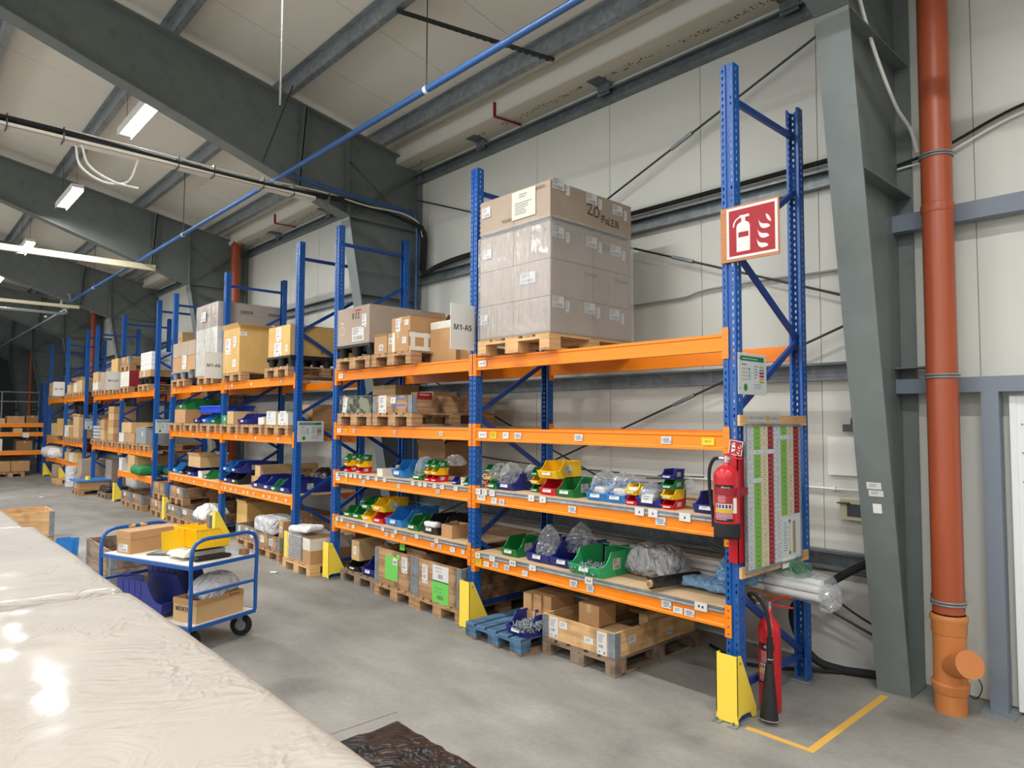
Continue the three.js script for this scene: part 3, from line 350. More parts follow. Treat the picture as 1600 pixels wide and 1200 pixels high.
rack('nearest pallet rack with the M1-A5 sign, fire extinguisher and kanban board', A5, [
  [{ y: 0.639, deck: 'chip', cards: [[-5.5, ye, 0.08, 0.05], [-5.195, k], [-5.07, w], [-4.323, k], [-4.19, w], [-3.959, k], [-3.436, k], [-3.313, k], [-3.098, w, 0.08, 0.05], [-2.93, w, 0.05, 0.04]], railCards: [[-5.46, w], [-5.341, w], [-4.744, w], [-4.393, w], [-4.127, w], [-3.716, w], [-3.359, w]] },
   { y: 1.203, deck: 'chip', cards: [[-5.473, nm, 0.11, 0.055], [-5.262, ye], [-4.847, k], [-4.087, k], [-3.356, k]], railCards: [-5.476, -5.249, -5.138, -5.03, -4.909, -4.732, -4.547, -4.367, -3.801, -3.668, -3.574, -3.402, -3.269, -3.044].map(x => [x, w]) },
   { y: 1.808, deck: 'mesh', cards: [[-5.462, nm, 0.1, 0.055], [-5.283, ye], [-5.094, k], [-4.18, k], [-3.311, k]] },
   { y: 2.502, cards: [[-5.44, nm, 0.11, 0.06]] }],
  [{ y: 0.59, deck: 'both', cards: [[-2.69, ye, 0.09, 0.07, -0.01], [-2.57, w, 0.075, 0.05, -0.015], [-2.441, k, 0.08, 0.05], [-2.28, k, 0.07, 0.05], [-2.04, w, 0.07, 0.05, -0.015], [-1.453, k, 0.085, 0.055], [-1.271, k, 0.08, 0.055, -0.01], [-0.534, k, 0.085, 0.055, 0.01], [-0.435, w, 0.08, 0.045, -0.012], [-0.339, k, 0.085, 0.05, -0.012]], railCards: [[-2.69, 'dots', 0.075, 0.05], [-2.478, w, 0.08, 0.05], [-2.193, 'dots', 0.085, 0.05], [-1.934, 'arrow', 0.085, 0.05], [-1.278, 'dots', 0.085, 0.055], [-0.239, 'dots', 0.1, 0.06]] },
   { y: 1.203, deck: 'chip', cards: [[-2.653, nm, 0.12, 0.06], [-2.465, w, 0.08, 0.06, -0.015], [-2.356, k, 0.075, 0.055, -0.02], [-1.468, k, 0.085, 0.055], [-0.58, k, 0.09, 0.06]], railCards: [[-2.692, w, 0.07, 0.055], [-2.596, w, 0.07, 0.055], [-2.484, w, 0.075, 0.055], [-1.953, 'arrow', 0.075, 0.055], [-1.809, 'arrow', 0.075, 0.055], [-0.767, 'arrow', 0.085, 0.06], [-0.643, 'arrow', 0.085, 0.06], [-0.364, 'arrow', 0.095, 0.06]] },
   { y: 1.808, cards: [[-2.64, nm, 0.12, 0.06], [-2.48, ye, 0.09, 0.07], [-2.307, w, 0.08, 0.06], [-2.141, k, 0.09, 0.055], [-1.396, k, 0.09, 0.055], [-0.525, k, 0.09, 0.055], [-0.175, 'yell52', 0.1, 0.055]] },
   { y: 2.502, cards: [[-2.648, nm, 0.12, 0.06]] }]]);
const cd6 = xs => xs.map((x, i) => [x, i % 3 ? w : k]);
rack('second pallet rack with the M1-A6 sign', A6, [
  [{ y: 0.79, deck: 'chip', cards: cd6([-12.15, -11.84, -11.53, -11.09, -10.84, -10.24, -9.92]) }, { y: 1.655, cards: cd6([-11.69, -10.95, -10.18]) }, { y: 2.5, cards: cd6([-12.1, -10.6]) }],
  [{ y: 0.79, deck: 'chip', cards: cd6([-9.44, -9.3, -9.04, -8.82, -8.5, -8.34, -8.09, -7.73, -7.53, -7.28, -6.96]) }, { y: 1.655, cards: [...cd6([-8.87, -8.09, -7.26]), [-6.87, ye]] }, { y: 2.5, cards: cd6([-9.35, -9.1, -8.3, -7.2]) }]]);
rack('third pallet rack with the M1-A7 sign', A7, [[{ y: 1.175, cards: cd6([-18.6, -17.9, -17.2, -16.6]) }, { y: 2.49 }], [{ y: 0.62, deck: 'chip', cards: cd6([-15.8, -14.6]) }, { y: 1.175, cards: [...cd6([-16.0, -15.4, -14.6]), [-13.6, ye]] }, { y: 2.49 }]]);
rack('fourth pallet rack with the M1-A8 sign, farthest along the wall', A8, [[{ y: 0.555, deck: 'chip' }, { y: 1.165, cards: cd6([-25.1, -24.2, -23.6]) }, { y: 2.5 }], [{ y: 0.555, deck: 'chip' }, { y: 1.165, cards: cd6([-22.4, -21.6, -20.8]) }, { y: 2.5 }]]);

// yellow corner guards at the feet
const GUARD = (() => { const side = [[0.075, 0.03], [0.075, 0.44], [0.03, 0.44], [-0.17, 0.06], [-0.17, 0], [-0.12, 0], [-0.1, 0.05], [0.03, 0.05]].map(([z, y]) => [z, y]); const mk = x => { const s = prism(side.map(([z, y]) => [-z, y]), 0.006); s.rotateY(Math.PI / 2); return s.translate(x, 0, 0); }; return merge([bx(-0.08, 0.08, 0, 0.44, 0.069, 0.075), mk(-0.08), mk(0.074)]); })();
function guard(x, label, feet = true) { const t = thing('corner_guard', label, 'guard', [x, 0, 0.01], 0, 'yellow guards at the rack feet'); part(t, 'shell', GUARD, M.yellow, [0, 0.008, 0]); if (feet) for (const s of [-1, 1]) { const f = part(t, 'foot', bx(s * 0.06 - 0.03, s * 0.06 + 0.03, 0, 0.008, 0.04, 0.13), M.galv); part(f, 'bolt', cyl(0.009, 0.02, 8), M.bolts, [s * 0.06, 0.016, 0.1]); } part(t, 'bolt', cyl(0.008, 0.006, 8), M.bolts, [0.081, 0.4, 0.04], [0, 0, Math.PI / 2]); }
guard(0, 'yellow guard on the nearest rack foot, by the standing fire extinguisher'); guard(-2.8, 'yellow guard between the wooden crate with green sheet and the blue pallet'); guard(-5.6, 'yellow guard between the gap pallet and the dark pallet with the navy bin'); guard(-6.74, 'yellow guard left of the wrapped bundle on the gap pallet'); guard(-9.54, 'yellow guard in the middle of the M1-A6 rack, behind the trolley', false); guard(-12.34, 'narrow yellow guard at the left foot of the M1-A6 rack', false); guard(-16.26, 'yellow guard in the middle of the M1-A7 rack', false); guard(-23.0, 'yellow guard in the middle of the M1-A8 rack', false); guard(-25.8, 'farthest yellow guard, at the left end of the M1-A8 rack', false);

// ---------------------------------------------------------------- pallets, crates, boxes, bins
const PAL = (() => { const o = []; const xs = [[-0.4, 0.145], [-0.222, 0.1], [-0.0725, 0.145], [0.122, 0.1], [0.255, 0.145]]; for (const [x, q] of xs) o.push(['deck_board', bx(x, x + q, 0.122, 0.144, -0.6, 0.6)]); for (const z of [-0.6, -0.0725, 0.455]) o.push(['stringer_board', bx(-0.4, 0.4, 0.1, 0.122, z, z + 0.145)]); for (const [x, q] of [[-0.4, 0.1], [-0.0725, 0.145], [0.3, 0.1]]) for (const z of [-0.6, -0.0725, 0.455]) o.push(['block', bx(x, x + q, 0.022, 0.1, z, z + 0.145)]); for (const [x, q] of [[-0.4, 0.1], [-0.0725, 0.145], [0.3, 0.1]]) o.push(['bottom_board', bx(x, x + q, 0, 0.022, -0.6, 0.6)]); return o; })();
function pallet(x, y, z, label, m = M.wood, group = 'wooden pallets', turn = 0) { const t = thing('wooden_pallet', label, 'pallet', [x, y, z - 0.6], turn, group); for (const [n, g] of PAL) part(t, n, g, m); return t; }   // z: front edge
const BPAL = merge([bx(-0.4, 0.4, 0.12, 0.15, -0.6, 0.6), bx(-0.4, -0.37, 0.09, 0.12, -0.6, 0.6), bx(0.37, 0.4, 0.09, 0.12, -0.6, 0.6)]);
const BFOOT = (() => { const g = new THREE.CylinderGeometry(0.075, 0.05, 0.12, 4, 1); g.rotateY(Math.PI / 4); return g.translate(0, 0.06, 0); })();
function blackPallet(x, y, z, label, m = M.black) { const t = thing('plastic_pallet', label, 'pallet', [x, y, z - 0.6], 0, 'black plastic pallets'); part(t, 'top', BPAL, m); for (const a of [-0.33, 0, 0.33]) for (const b of [-0.53, 0, 0.53]) part(t, 'foot', BFOOT, m, [a, 0, b]); return t; }
function collarCrate(x, y, z, n, label, m = M.wood, { tilt = 0, cards = [], wd = 0.8, dp = 1.2, turn = 0 } = {}) {      // stacked wooden collars on a pallet
  const t = thing('collar_crate', label, 'crate', [x, y, z - dp / 2], turn, 'wooden collar crates'); const a = wd / 2 - 0.005, b = dp / 2 - 0.005, th = 0.02;
  for (let k = 0; k < n; k++) {
    const y0 = k * 0.197, y1 = y0 + 0.195;
    part(t, 'board', bx(-a, a, y0, y1, b - th, b), m); part(t, 'board', bx(-a, a, y0, y1, -b, -b + th), m); part(t, 'board', bx(a - th, a, y0, y1, -b + th, b - th), m); part(t, 'board', bx(-a, -a + th, y0, y1, -b + th, b - th), m);
    for (const sx of [-1, 1]) for (const sz of [-1, 1]) { const h = [bx(0, 0.07, 0.003, 0.192, -0.002, 0.003).translate(-0.066, 0, 0.002), bx(-0.003, 0.003, 0.003, 0.192, -0.066, 0.004)]; for (const q of [-0.022, -0.044]) h.push(bx(q - 0.003, q + 0.003, 0.003, 0.192, 0.003, 0.007), bx(0.002, 0.006, 0.003, 0.192, q - 0.003, q + 0.003)); const c = part(t, 'hinge', cache['hinge'] ??= merge(h), M.galv, [sx * a, y0, sz * b]); c.scale.set(sx, 1, sz); }
  }
  for (const [cx, cy, w, h, p, side] of cards) decal(t, 'sheet', w, h, P[p] ?? M[p], side ? [a + 0.002, cy, b - cx] : [-a + cx, cy, b + 0.002], side ? Math.PI / 2 : 0);
  return t;
}
function carton(x0, x1, y, z, h, d, label, m = M.card, { open = 0, cards = [], tape = true, turn = 0, group, prints = [] } = {}) {     // x0..x1 front face at z, going back d
  const wd = x1 - x0, t = thing('cardboard_box', label, 'box', [(x0 + x1) / 2, y, z - d / 2], turn, group), a = wd / 2, b = d / 2;
  if (open) {
    const th = 0.005; part(t, 'body', merge([bx(-a, a, 0, h, b - th, b), bx(-a, a, 0, h, -b, -b + th), bx(a - th, a, 0, h, -b + th, b - th), bx(-a, -a + th, 0, h, -b + th, b - th), bx(-a + th, a - th, 0, th, -b + th, b - th)]), m);
    const f = Math.min(wd, d) * 0.45 * open; const fl = (g, p, r) => part(t, 'flap', g, m, p, r);
    if (open > 0.2) { fl(bx(-a, a, 0, f, -th, 0), [0, h, b], [0.5, 0, 0]); fl(bx(-a, a, 0, f, 0, th), [0, h, -b], [-0.35, 0, 0]); fl(bx(0, th, 0, f, -b, b), [a - th, h, 0], [0, 0, -0.9]); fl(bx(-th, 0, 0, f, -b, b), [-a + th, h, 0], [0, 0, 0.6]); }
  } else {
    part(t, 'body', bx(-a, a, 0, h, -b, b), m); if (tape) part(t, 'tape', merge([bx(-0.024, 0.024, h - 0.0002, h + 0.001, -b, b), bx(-0.024, 0.024, h - Math.min(0.07, h * 0.4), h + 0.001, b, b + 0.001)]), M.packtape);
    part(t, 'lid_seam', merge([bx(-a, a, h, h + 0.0012, -0.001, 0.001), bx(-a - 0.0006, a + 0.0006, h * 0.985, h * 0.985 + 0.002, -b - 0.0006, b + 0.0006)]), M.cardD);
  }
  for (const [cx, cy, w, hh, p, side] of cards) decal(t, 'paper_label', w, hh, P[p] ?? M[p], side ? [a + 0.0018, cy, b - cx] : [-a + cx, cy, b + 0.0018], side ? Math.PI / 2 : 0);
  for (const [cx, cy, w, hh, mat, side] of prints) decal(t, 'print', w, hh, mat, side ? [a + 0.0016, cy, b - cx] : [-a + cx, cy, b + 0.0016], side ? Math.PI / 2 : 0);
  return t;
}
function binGeo(W, H, L) {
  return cache['bin' + [W, H, L]] ??= (() => {
    const t = 0.004, g = [], fr = H * 0.42, pts = [[-0.05 * L - 0.01, 0], [-0.012, fr * 0.45], [0, fr]], cut = Math.min(0.34 * L, H * 0.95);
    for (let i = 1; i <= 6; i++) { const a = i / 6; pts.push([-cut * (0.15 + 0.85 * a), fr + (H - fr) * Math.pow(a, 2.1)]); }
    pts.push([-L, H], [-L + 0.012, 0]);
    for (const s of [-1, 1]) { const q = prism(pts.map(([z, y]) => [-z, y]), t); q.rotateY(Math.PI / 2); g.push(q.translate(s > 0 ? W / 2 - t : -W / 2, 0, 0)); }
    g.push(bx(-W / 2 + t, W / 2 - t, 0, t, -L + 0.012, -0.05 * L - 0.01));
    g.push(bar([0, 0, -L + 0.012], [0, H, -L], W - 2 * t, t));
    g.push(bar([0, 0, -0.05 * L - 0.012], [0, fr * 0.45, -0.014], W - 2 * t, t), bar([0, fr * 0.45, -0.014], [0, fr, -0.002], W - 2 * t, t));
    g.push(bx(-W / 2, W / 2, fr - 0.004, fr + 0.003, -0.012, 0.005));                                         // grip lip
    for (const s of [-1, 1]) { g.push(bx(s > 0 ? W / 2 - 0.006 : -W / 2 - 0.004, s > 0 ? W / 2 + 0.004 : -W / 2 + 0.006, H - 0.008, H, -L, -cut)); for (let i = 0; i + 1 < 8; i++) { const A = pts[2 + i], B = pts[3 + i]; if (B && B[1] <= H && A[0] > -cut - 1e-6 && B[0] >= -cut - 1e-6) g.push(bar([s * (W / 2 - 0.001), A[1], A[0]], [s * (W / 2 - 0.001), B[1], B[0]], 0.009, 0.006)); } }
    g.push(bx(-W / 2 - 0.004, W / 2 + 0.004, H - 0.008, H, -L - 0.004, -L + 0.006));
    if (L > 0.2) for (const s of [-1, 1]) for (let i = 1; i < 5; i++) { const z = -cut - (L - cut) * i / 5; g.push(bx(s > 0 ? W / 2 - 0.001 : -W / 2 - 0.003, s > 0 ? W / 2 + 0.003 : -W / 2 + 0.001, 0.01, H - 0.008, z - 0.002, z + 0.002)); }
    return merge(g);
  })();
}
const BC = { r: M.binRed, y: M.binYellow, g: M.binGreen, t: M.binTeal, b: M.binBlue, n: M.binNavy, k: M.binBlack };
function bin(c, W, H, L, x, y, z, label, { card = true, side = false, turn = 0, group = 'stacking storage bins' } = {}) {       // x: centre, z: front
  const t = thing('storage_bin', label, 'bin', [x, y, z], turn, group); part(t, 'body', binGeo(W, H, L), BC[c]);
  if (card) { const d = decal(t, 'label_card', Math.min(W * 0.6, 0.1), H * 0.2, P.card, [0, H * 0.3, -0.001]); d.rotation.x = -0.18; d.position.z = 0.0015; }
  if (side) decal(t, 'label_card', Math.min(0.1, L * 0.3), H * 0.45, P.shipping, [W / 2 + 0.0042, H * 0.5, -L * 0.48], Math.PI / 2);
  return t;
}
const cname = { r: 'red', y: 'yellow', g: 'dark green', t: 'bright green', b: 'light blue', n: 'navy', k: 'black' };
function stack(cols, x, y, z, where) { const n = cols.length, lv = n === 1 ? [''] : n === 2 ? ['bottom', 'top'] : n === 3 ? ['bottom', 'middle', 'top'] : ['bottom', 'second', 'third', 'top']; cols.forEach((c, i) => bin(c, 0.105, 0.075, i === n - 1 && n === 4 ? 0.165 : 0.17, x, y + i * 0.0755, z, `small ${cname[c]} bin, ${lv[i]} of the stack ${where}`, { side: i !== 1 || c !== 'y' })); }
function bagOn(x, y, z, wd, h, d, label, m = M.bag, o = {}) { return one('plastic_bag', label, 'bag', lump(wd, h, d, { r: Math.min(wd, h, d) * 0.3, n: 13, amp: Math.min(wd, h, d) * 0.3, f: 5 / Math.max(wd, d), s: Math.round(Math.abs(x * 97)) + 3, ridge: true, squash: 0.45, ...o }), m, [x, y + h / 2, z]); }
// ---------------------------------------------------------------- signs and boards
function locSign(x, text) { const t = thing('location_sign', `white hanging sign reading ${text}`, 'sign', [x, 2.69, 0.18], 0, 'rack location signs'); part(t, 'plate', bx(-0.002, 0.002, 0, 0.445, -0.15, 0.15), M.white); const m = signMat(text); decal(t, 'print', 0.298, 0.443, m, [0.0028, 0.2225, 0], Math.PI / 2); part(t, 'bracket', bx(-0.008, 0.004, 0.1, 0.34, -0.165, -0.15), M.galv); }
locSign(-2.742, 'M1-A5'); locSign(-9.485, 'M1-A6'); locSign(-16.205, 'M1-A7'); locSign(-22.945, 'M1-A8');
const extIcon = (c, w, h) => {
  fillBg(c, w, h, '#f4f2ee'); c.fillStyle = '#b30f1e'; c.fillRect(w * 0.05, h * 0.05, w * 0.9, h * 0.9); c.fillStyle = '#f6f4f0';
  c.beginPath(); c.moveTo(w * 0.2, h * 0.88); c.lineTo(w * 0.2, h * 0.42); c.quadraticCurveTo(w * 0.2, h * 0.32, w * 0.3, h * 0.3); c.lineTo(w * 0.3, h * 0.22); c.lineTo(w * 0.38, h * 0.22); c.lineTo(w * 0.38, h * 0.3); c.quadraticCurveTo(w * 0.47, h * 0.32, w * 0.47, h * 0.42); c.lineTo(w * 0.47, h * 0.88); c.fill();
  c.fillRect(w * 0.26, h * 0.17, w * 0.2, h * 0.05); c.lineWidth = w * 0.03; c.strokeStyle = '#f6f4f0'; c.beginPath(); c.moveTo(w * 0.3, h * 0.2); c.quadraticCurveTo(w * 0.15, h * 0.22, w * 0.14, h * 0.38); c.stroke();
  c.fillStyle = '#b30f1e'; c.fillRect(w * 0.24, h * 0.5, w * 0.2, h * 0.1); c.fillStyle = '#f6f4f0';
  for (let i = 0; i < 3; i++) { const y = h * (0.30 + i * 0.18), x = w * (0.68 - 0.02 * i); c.beginPath(); c.moveTo(x - w * 0.05, y); c.quadraticCurveTo(x - w * 0.02, y + h * 0.12, x + w * 0.08, y + h * 0.13); c.quadraticCurveTo(x + w * 0.17, y + h * 0.14, x + w * 0.18, y + h * 0.2); c.quadraticCurveTo(x + w * 0.02, y + h * 0.26, x - w * 0.02, y + h * 0.14); c.fill(); } c.beginPath(); c.moveTo(w * 0.78, h * 0.24); c.quadraticCurveTo(w * 0.78, h * 0.36, w * 0.88, h * 0.42); c.quadraticCurveTo(w * 0.87, h * 0.3, w * 0.78, h * 0.24); c.fill();
};
{
  const t = thing('fire_sign', 'large red fire extinguisher sign on a brown board high on the nearest post', 'sign', [0.17, 3.125, 0.03]); part(t, 'backing_board', bx(-0.215, 0.21, -0.01, 0.375, -0.02, -0.008), M.board); decal(t, 'sign_plate', 0.37, 0.355, pr(256, 246, extIcon, { rough: 0.6 }), [0.018, 0.185, -0.006]); for (const y of [0.02, 0.17, 0.34]) part(t, 'screw', cyl(0.006, 0.004, 8), M.bolts, [-0.195, y, -0.006], [Math.PI / 2, 0, 0]);
  const s = thing('fire_sign', 'small red fire extinguisher sign tilted on the nearest post above the wall extinguisher', 'sign', [0.045, 1.83, 0.012]); const q = decal(s, 'sign_plate', 0.1, 0.1, pr(128, 128, extIcon), [0, 0, 0]); q.rotation.z = -0.14;
  // load notices on frame sides
  const notice = pr(320, 230, (c, w, h) => { fillBg(c, w, h, '#dfe3e2'); c.fillStyle = '#1f7a4a'; c.fillRect(20, 14, w - 50, 28); c.fillStyle = '#dfeee4'; c.font = 'bold 13px sans-serif'; c.fillText('ZASADY BHP PRZY REGALACH', 40, 33); rowsOf(c, 36, 60, 60, 12, 1, '#344'); for (let i = 0; i < 4; i++) for (let j = 0; j < 3; j++) { c.fillStyle = '#b9a9a4'; c.fillRect(38 + j * 22, 82 + i * 20, 14, 10); } c.fillStyle = '#7a3b3b'; c.fillRect(112, 80, 14, 14); c.fillStyle = '#a9c4cf'; c.fillRect(108, 100, 26, 50); ['#c9b450', '#4fa3c4', '#a3202c', '#b3202c', '#c9b450', '#b7b04a'].forEach((q, i) => { c.fillStyle = q; c.fillRect(236, 66 + i * 17, 56, 12); }); rowsOf(c, 176, 66, 46, 80, 5, '#99a'); rowsOf(c, 170, 170, 100, 34, 3, '#aab'); c.fillStyle = '#4f9a3f'; c.beginPath(); c.arc(76, 192, 22, 0, 7); c.fill(); c.fillStyle = '#2d6a2d'; c.fillRect(66, 182, 18, 20); });
  for (const [x, y, l] of [[0.052, 2.2, 'notice board with green header on the nearest frame, above the kanban board'], [-6.688, 1.69, 'notice board with green header on the right end of the M1-A6 rack'], [-13.408, 1.69, 'notice board with green header on the right end of the M1-A7 rack'], [-20.148, 1.69, 'notice board with green header on the right end of the M1-A8 rack']]) { const n = thing('notice_board', l, 'sign', [x, y, -0.22], 0, 'rack safety notices'); part(n, 'plate', bx(-0.002, 0.002, 0, 0.29, -0.2, 0.2), M.white); decal(n, 'print', 0.396, 0.286, notice, [0.0028, 0.145, 0], Math.PI / 2); for (const yy of [0.04, 0.25]) part(n, 'screw', cyl(0.005, 0.004, 8), M.bolts, [0.004, yy, 0.185], [0, 0, Math.PI / 2]); }
  // kanban board on wooden battens
  const kb = thing('kanban_board', 'kanban board with green, yellow and red columns on the rack end', 'board', [0.075, 0.975, -0.46]);
  for (const y of [-0.03, 1.005]) part(kb, 'batten', bx(-0.022, 0.0, y, y + 0.075, -0.56, 0.46), M.pine);
  part(kb, 'frame', merge([bx(0, 0.018, 0, 1.02, -0.42, -0.405), bx(0, 0.018, 0, 1.02, 0.405, 0.42), bx(0, 0.018, 0, 0.015, -0.405, 0.405), bx(0, 0.018, 1.005, 1.02, -0.405, 0.405)]), M.galv);
  const grid = pr(820, 1000, (c, w, h) => {
    fillBg(c, w, h, '#d6dde2'); const cols = ['#d9e0e4', '#86c544', '#ebdcb4', '#a8222b', '#d9e0e4', '#86c544', '#e8dab6', '#a8222b'], wd = [104, 104, 104, 94, 104, 104, 104, 102]; let x = 0;
    for (let i = 0; i < 8; i++) { for (let r = 0; r < 30; r++) { const y0 = 4 + r * 33.2; let col = cols[i]; if (i < 4 && r === 5) col = '#dfe8ea'; if (i === 1 && r === 11) col = '#dfe8ea'; if ((i === 5 || i === 6) && r === 2) col = '#dfe8ea'; if (i > 3 && r > 19) { if (i === 4 || i > 4) col = '#dfe5e8'; } c.fillStyle = col; c.fillRect(x + 2, y0, wd[i] - 5, 30); c.fillStyle = 'rgba(60,60,60,0.5)'; c.fillRect(x + 2, y0 + 30, wd[i] - 4, 2); if (!(i > 4 && r > 19)) { c.fillStyle = i % 4 === 3 ? '#e6e0da' : '#556'; const q = hash(i, r, 5); if (i % 4 === 3) c.fillRect(x + wd[i] - 16, y0 + 9, 9, 12); else if (q > 0.25) c.fillRect(x + wd[i] * 0.42, y0 + 12, 12 + 14 * q, 5); } } x += wd[i]; }
    c.fillStyle = '#e9ecec'; c.fillRect(520, 690, 290, 290); rowsOf(c, 540, 720, 80, 220, 12, '#aab2b8'); c.fillStyle = '#d9b13c'; c.fillRect(636, 715, 8, 240); c.fillStyle = '#2f6fb0'; c.beginPath(); c.arc(640, 716, 15, 0, 7); c.fill(); c.fillStyle = '#4a6a3c'; c.beginPath(); c.arc(640, 950, 14, 0, 7); c.fill(); c.fillStyle = '#7aa83c'; c.fillRect(690, 720, 14, 240); c.fillStyle = '#e0a83c'; c.fillRect(706, 720, 12, 240); c.fillStyle = '#a8322b'; c.fillRect(720, 720, 12, 240);
  });
  part(kb, 'panel', bx(0, 0.008, 0.015, 1.005, -0.405, 0.405), M.white); decal(kb, 'print', 0.808, 0.988, grid, [0.0095, 0.51, 0], Math.PI / 2);
  decal(kb, 'title_card', 0.26, 0.062, textMat('TABLICA KANBAN', 300, 72, '#c9ccc9', '#4d5256', '34px sans-serif'), [0.002, 1.062, 0.24], Math.PI / 2); decal(kb, 'title_card', 0.15, 0.062, textMat('NORMALIA', 180, 72, '#c9ccc9', '#4d5256', '32px sans-serif'), [0.002, 1.06, -0.03], Math.PI / 2); decal(kb, 'note_card', 0.2, 0.075, M.paper, [0.012, 0.0, -0.2], Math.PI / 2);
}
// ---------------------------------------------------------------- fire extinguishers
{
  const lab = (rows) => pr(256, 340, (c, w, h) => { fillBg(c, w, h, '#b92430'); c.fillStyle = '#1a1416'; c.fillRect(0, 0, w, 56); c.fillStyle = '#8d2733'; c.font = 'bold 40px sans-serif'; c.fillText('fire', 14, 42); c.fillStyle = '#f2eeee'; c.fillText('4hson', 96, 42); rowsOf(c, 50, 70, 160, 100, 7, '#e8b8bc'); c.fillStyle = '#ece6e6'; c.fillRect(16, 176, 220, 50); c.fillStyle = '#4a4446'; for (let i = 0; i < 5; i++) c.fillRect(26 + i * 42, 184, 28, 34); c.fillStyle = '#e8c02c'; c.fillRect(0, 228, w, 34); c.fillStyle = '#c98a98'; c.fillRect(10, 264, 230, 50); c.fillStyle = '#1a1416'; c.fillRect(0, 316, w, 24); rowsOf(c, 12, 320, 180, 14, 1, '#ddd'); });
  const curved = (r, h, a) => new THREE.CylinderGeometry(r, r, h, 24, 1, true, -a / 2, a);
  // powder extinguisher strapped to the red bracket on the nearest post
  const t = thing('fire_extinguisher', 'red fire extinguisher with black hose strapped to the nearest post', 'fire extinguisher', [0.036, 1.235, 0.12]);
  part(t, 'cylinder', lathe([[0.001, 0.06], [0.075, 0.06], [0.083, 0.07], [0.083, 0.40], [0.078, 0.435], [0.06, 0.462], [0.03, 0.478], [0.02, 0.482], [0.02, 0.5], [0.001, 0.5]], 36), M.red);
  part(t, 'base_skirt', lathe([[0.07, 0], [0.086, 0], [0.088, 0.02], [0.085, 0.1], [0.08, 0.1], [0.07, 0.02]], 36), M.rubber);
  part(t, 'label', curved(0.0842, 0.24, 1.6), lab(), [0, 0.235, 0], [0, 0.25, 0]); decal(t, 'inspection_tag', 0.026, 0.1, M.paper, [0.078, 0.22, 0.034], 1.15);
  part(t, 'valve', merge([cyl(0.018, 0.05, 14).clone().translate(0, 0.52, 0), rod([-0.05, 0.525, 0], [0.03, 0.525, 0], 0.014, 12)]), M.chrome);
  part(t, 'handle', merge([bar([0, 0.55, 0], [0.13, 0.6, 0.02], 0.018, 0.006), bar([0, 0.535, 0], [0.13, 0.53, 0.02], 0.018, 0.006), bx(-0.012, 0.012, 0.52, 0.56, -0.012, 0.012)]), M.red);
  part(t, 'hose', tube([[-0.05, 0.525, 0], [-0.09, 0.52, 0.0], [-0.125, 0.46, 0], [-0.13, 0.34, 0.0], [-0.115, 0.2, 0], [-0.1, 0.1, 0]], 0.012, 60, 10), M.rubber); part(t, 'nozzle', cyl(0.016, 0.05, 12), M.black, [-0.098, 0.085, 0]);
  part(t, 'strap', merge([new THREE.CylinderGeometry(0.0865, 0.0865, 0.05, 32, 1, true, -0.6, 3.6).translate(0, 0.31, 0), bx(0.06, 0.1, 0.285, 0.335, -0.1, 0.02)]), M.redDark);
  one('extinguisher_bracket', 'long red steel bracket behind the strapped fire extinguisher', 'bracket', merge([bx(-0.022, 0.046, 1.05, 1.78, 0.006, 0.022), bx(0.04, 0.046, 1.05, 1.78, -0.06, 0.022)]), M.red, [0.012, 0, 0]);
  // carbon dioxide extinguisher standing on the floor
  const e = thing('fire_extinguisher', 'tall red fire extinguisher with black horn standing on the floor', 'fire extinguisher', [0.1, 0, -0.32]);
  part(e, 'cylinder', lathe([[0.001, 0], [0.06, 0], [0.072, 0.02], [0.075, 0.06], [0.075, 0.54], [0.07, 0.585], [0.05, 0.62], [0.026, 0.64], [0.02, 0.66], [0.02, 0.7], [0.001, 0.7]], 36), M.red);
  part(e, 'label', curved(0.0762, 0.27, 1.5), lab(), [0, 0.34, 0], [0, 0.12, 0]);
  part(e, 'valve', merge([cyl(0.017, 0.06, 12).clone().translate(0, 0.72, 0), rod([-0.09, 0.72, 0.01], [0.01, 0.72, 0], 0.012, 10)]), M.chrome); part(e, 'handle', merge([bar([-0.01, 0.745, 0], [0.14, 0.815, 0], 0.02, 0.008), bar([-0.01, 0.73, 0], [0.17, 0.735, 0], 0.02, 0.008)]), M.red);
  part(e, 'hose', tube([[-0.09, 0.72, 0.01], [-0.13, 0.78, 0.05], [-0.05, 0.8, 0.1], [0.05, 0.73, 0.15], [0.088, 0.63, 0.178], [0.095, 0.54, 0.185]], 0.013, 50, 10), M.rubber);
  const horn = new THREE.CylinderGeometry(0.025, 0.062, 0.36, 24); part(e, 'grip', rod([0.095, 0.4, 0.185], [0.095, 0.56, 0.185], 0.021, 14), M.black); part(e, 'horn', merge([horn.scale(1, 1, 0.85)]), M.black, [0.095, 0.212, 0.2], [-0.06, 0, 0]); part(e, 'horn_rim', new THREE.TorusGeometry(0.061, 0.004, 8, 28).rotateX(Math.PI / 2).scale(1, 1, 0.85), M.grey, [0.095, 0.032, 0.21], [-0.06, 0, 0]);
  part(e, 'hose_clamp', new THREE.TorusGeometry(0.023, 0.003, 6, 20).rotateX(Math.PI / 2), M.chrome, [0.095, 0.42, 0.186]);
}
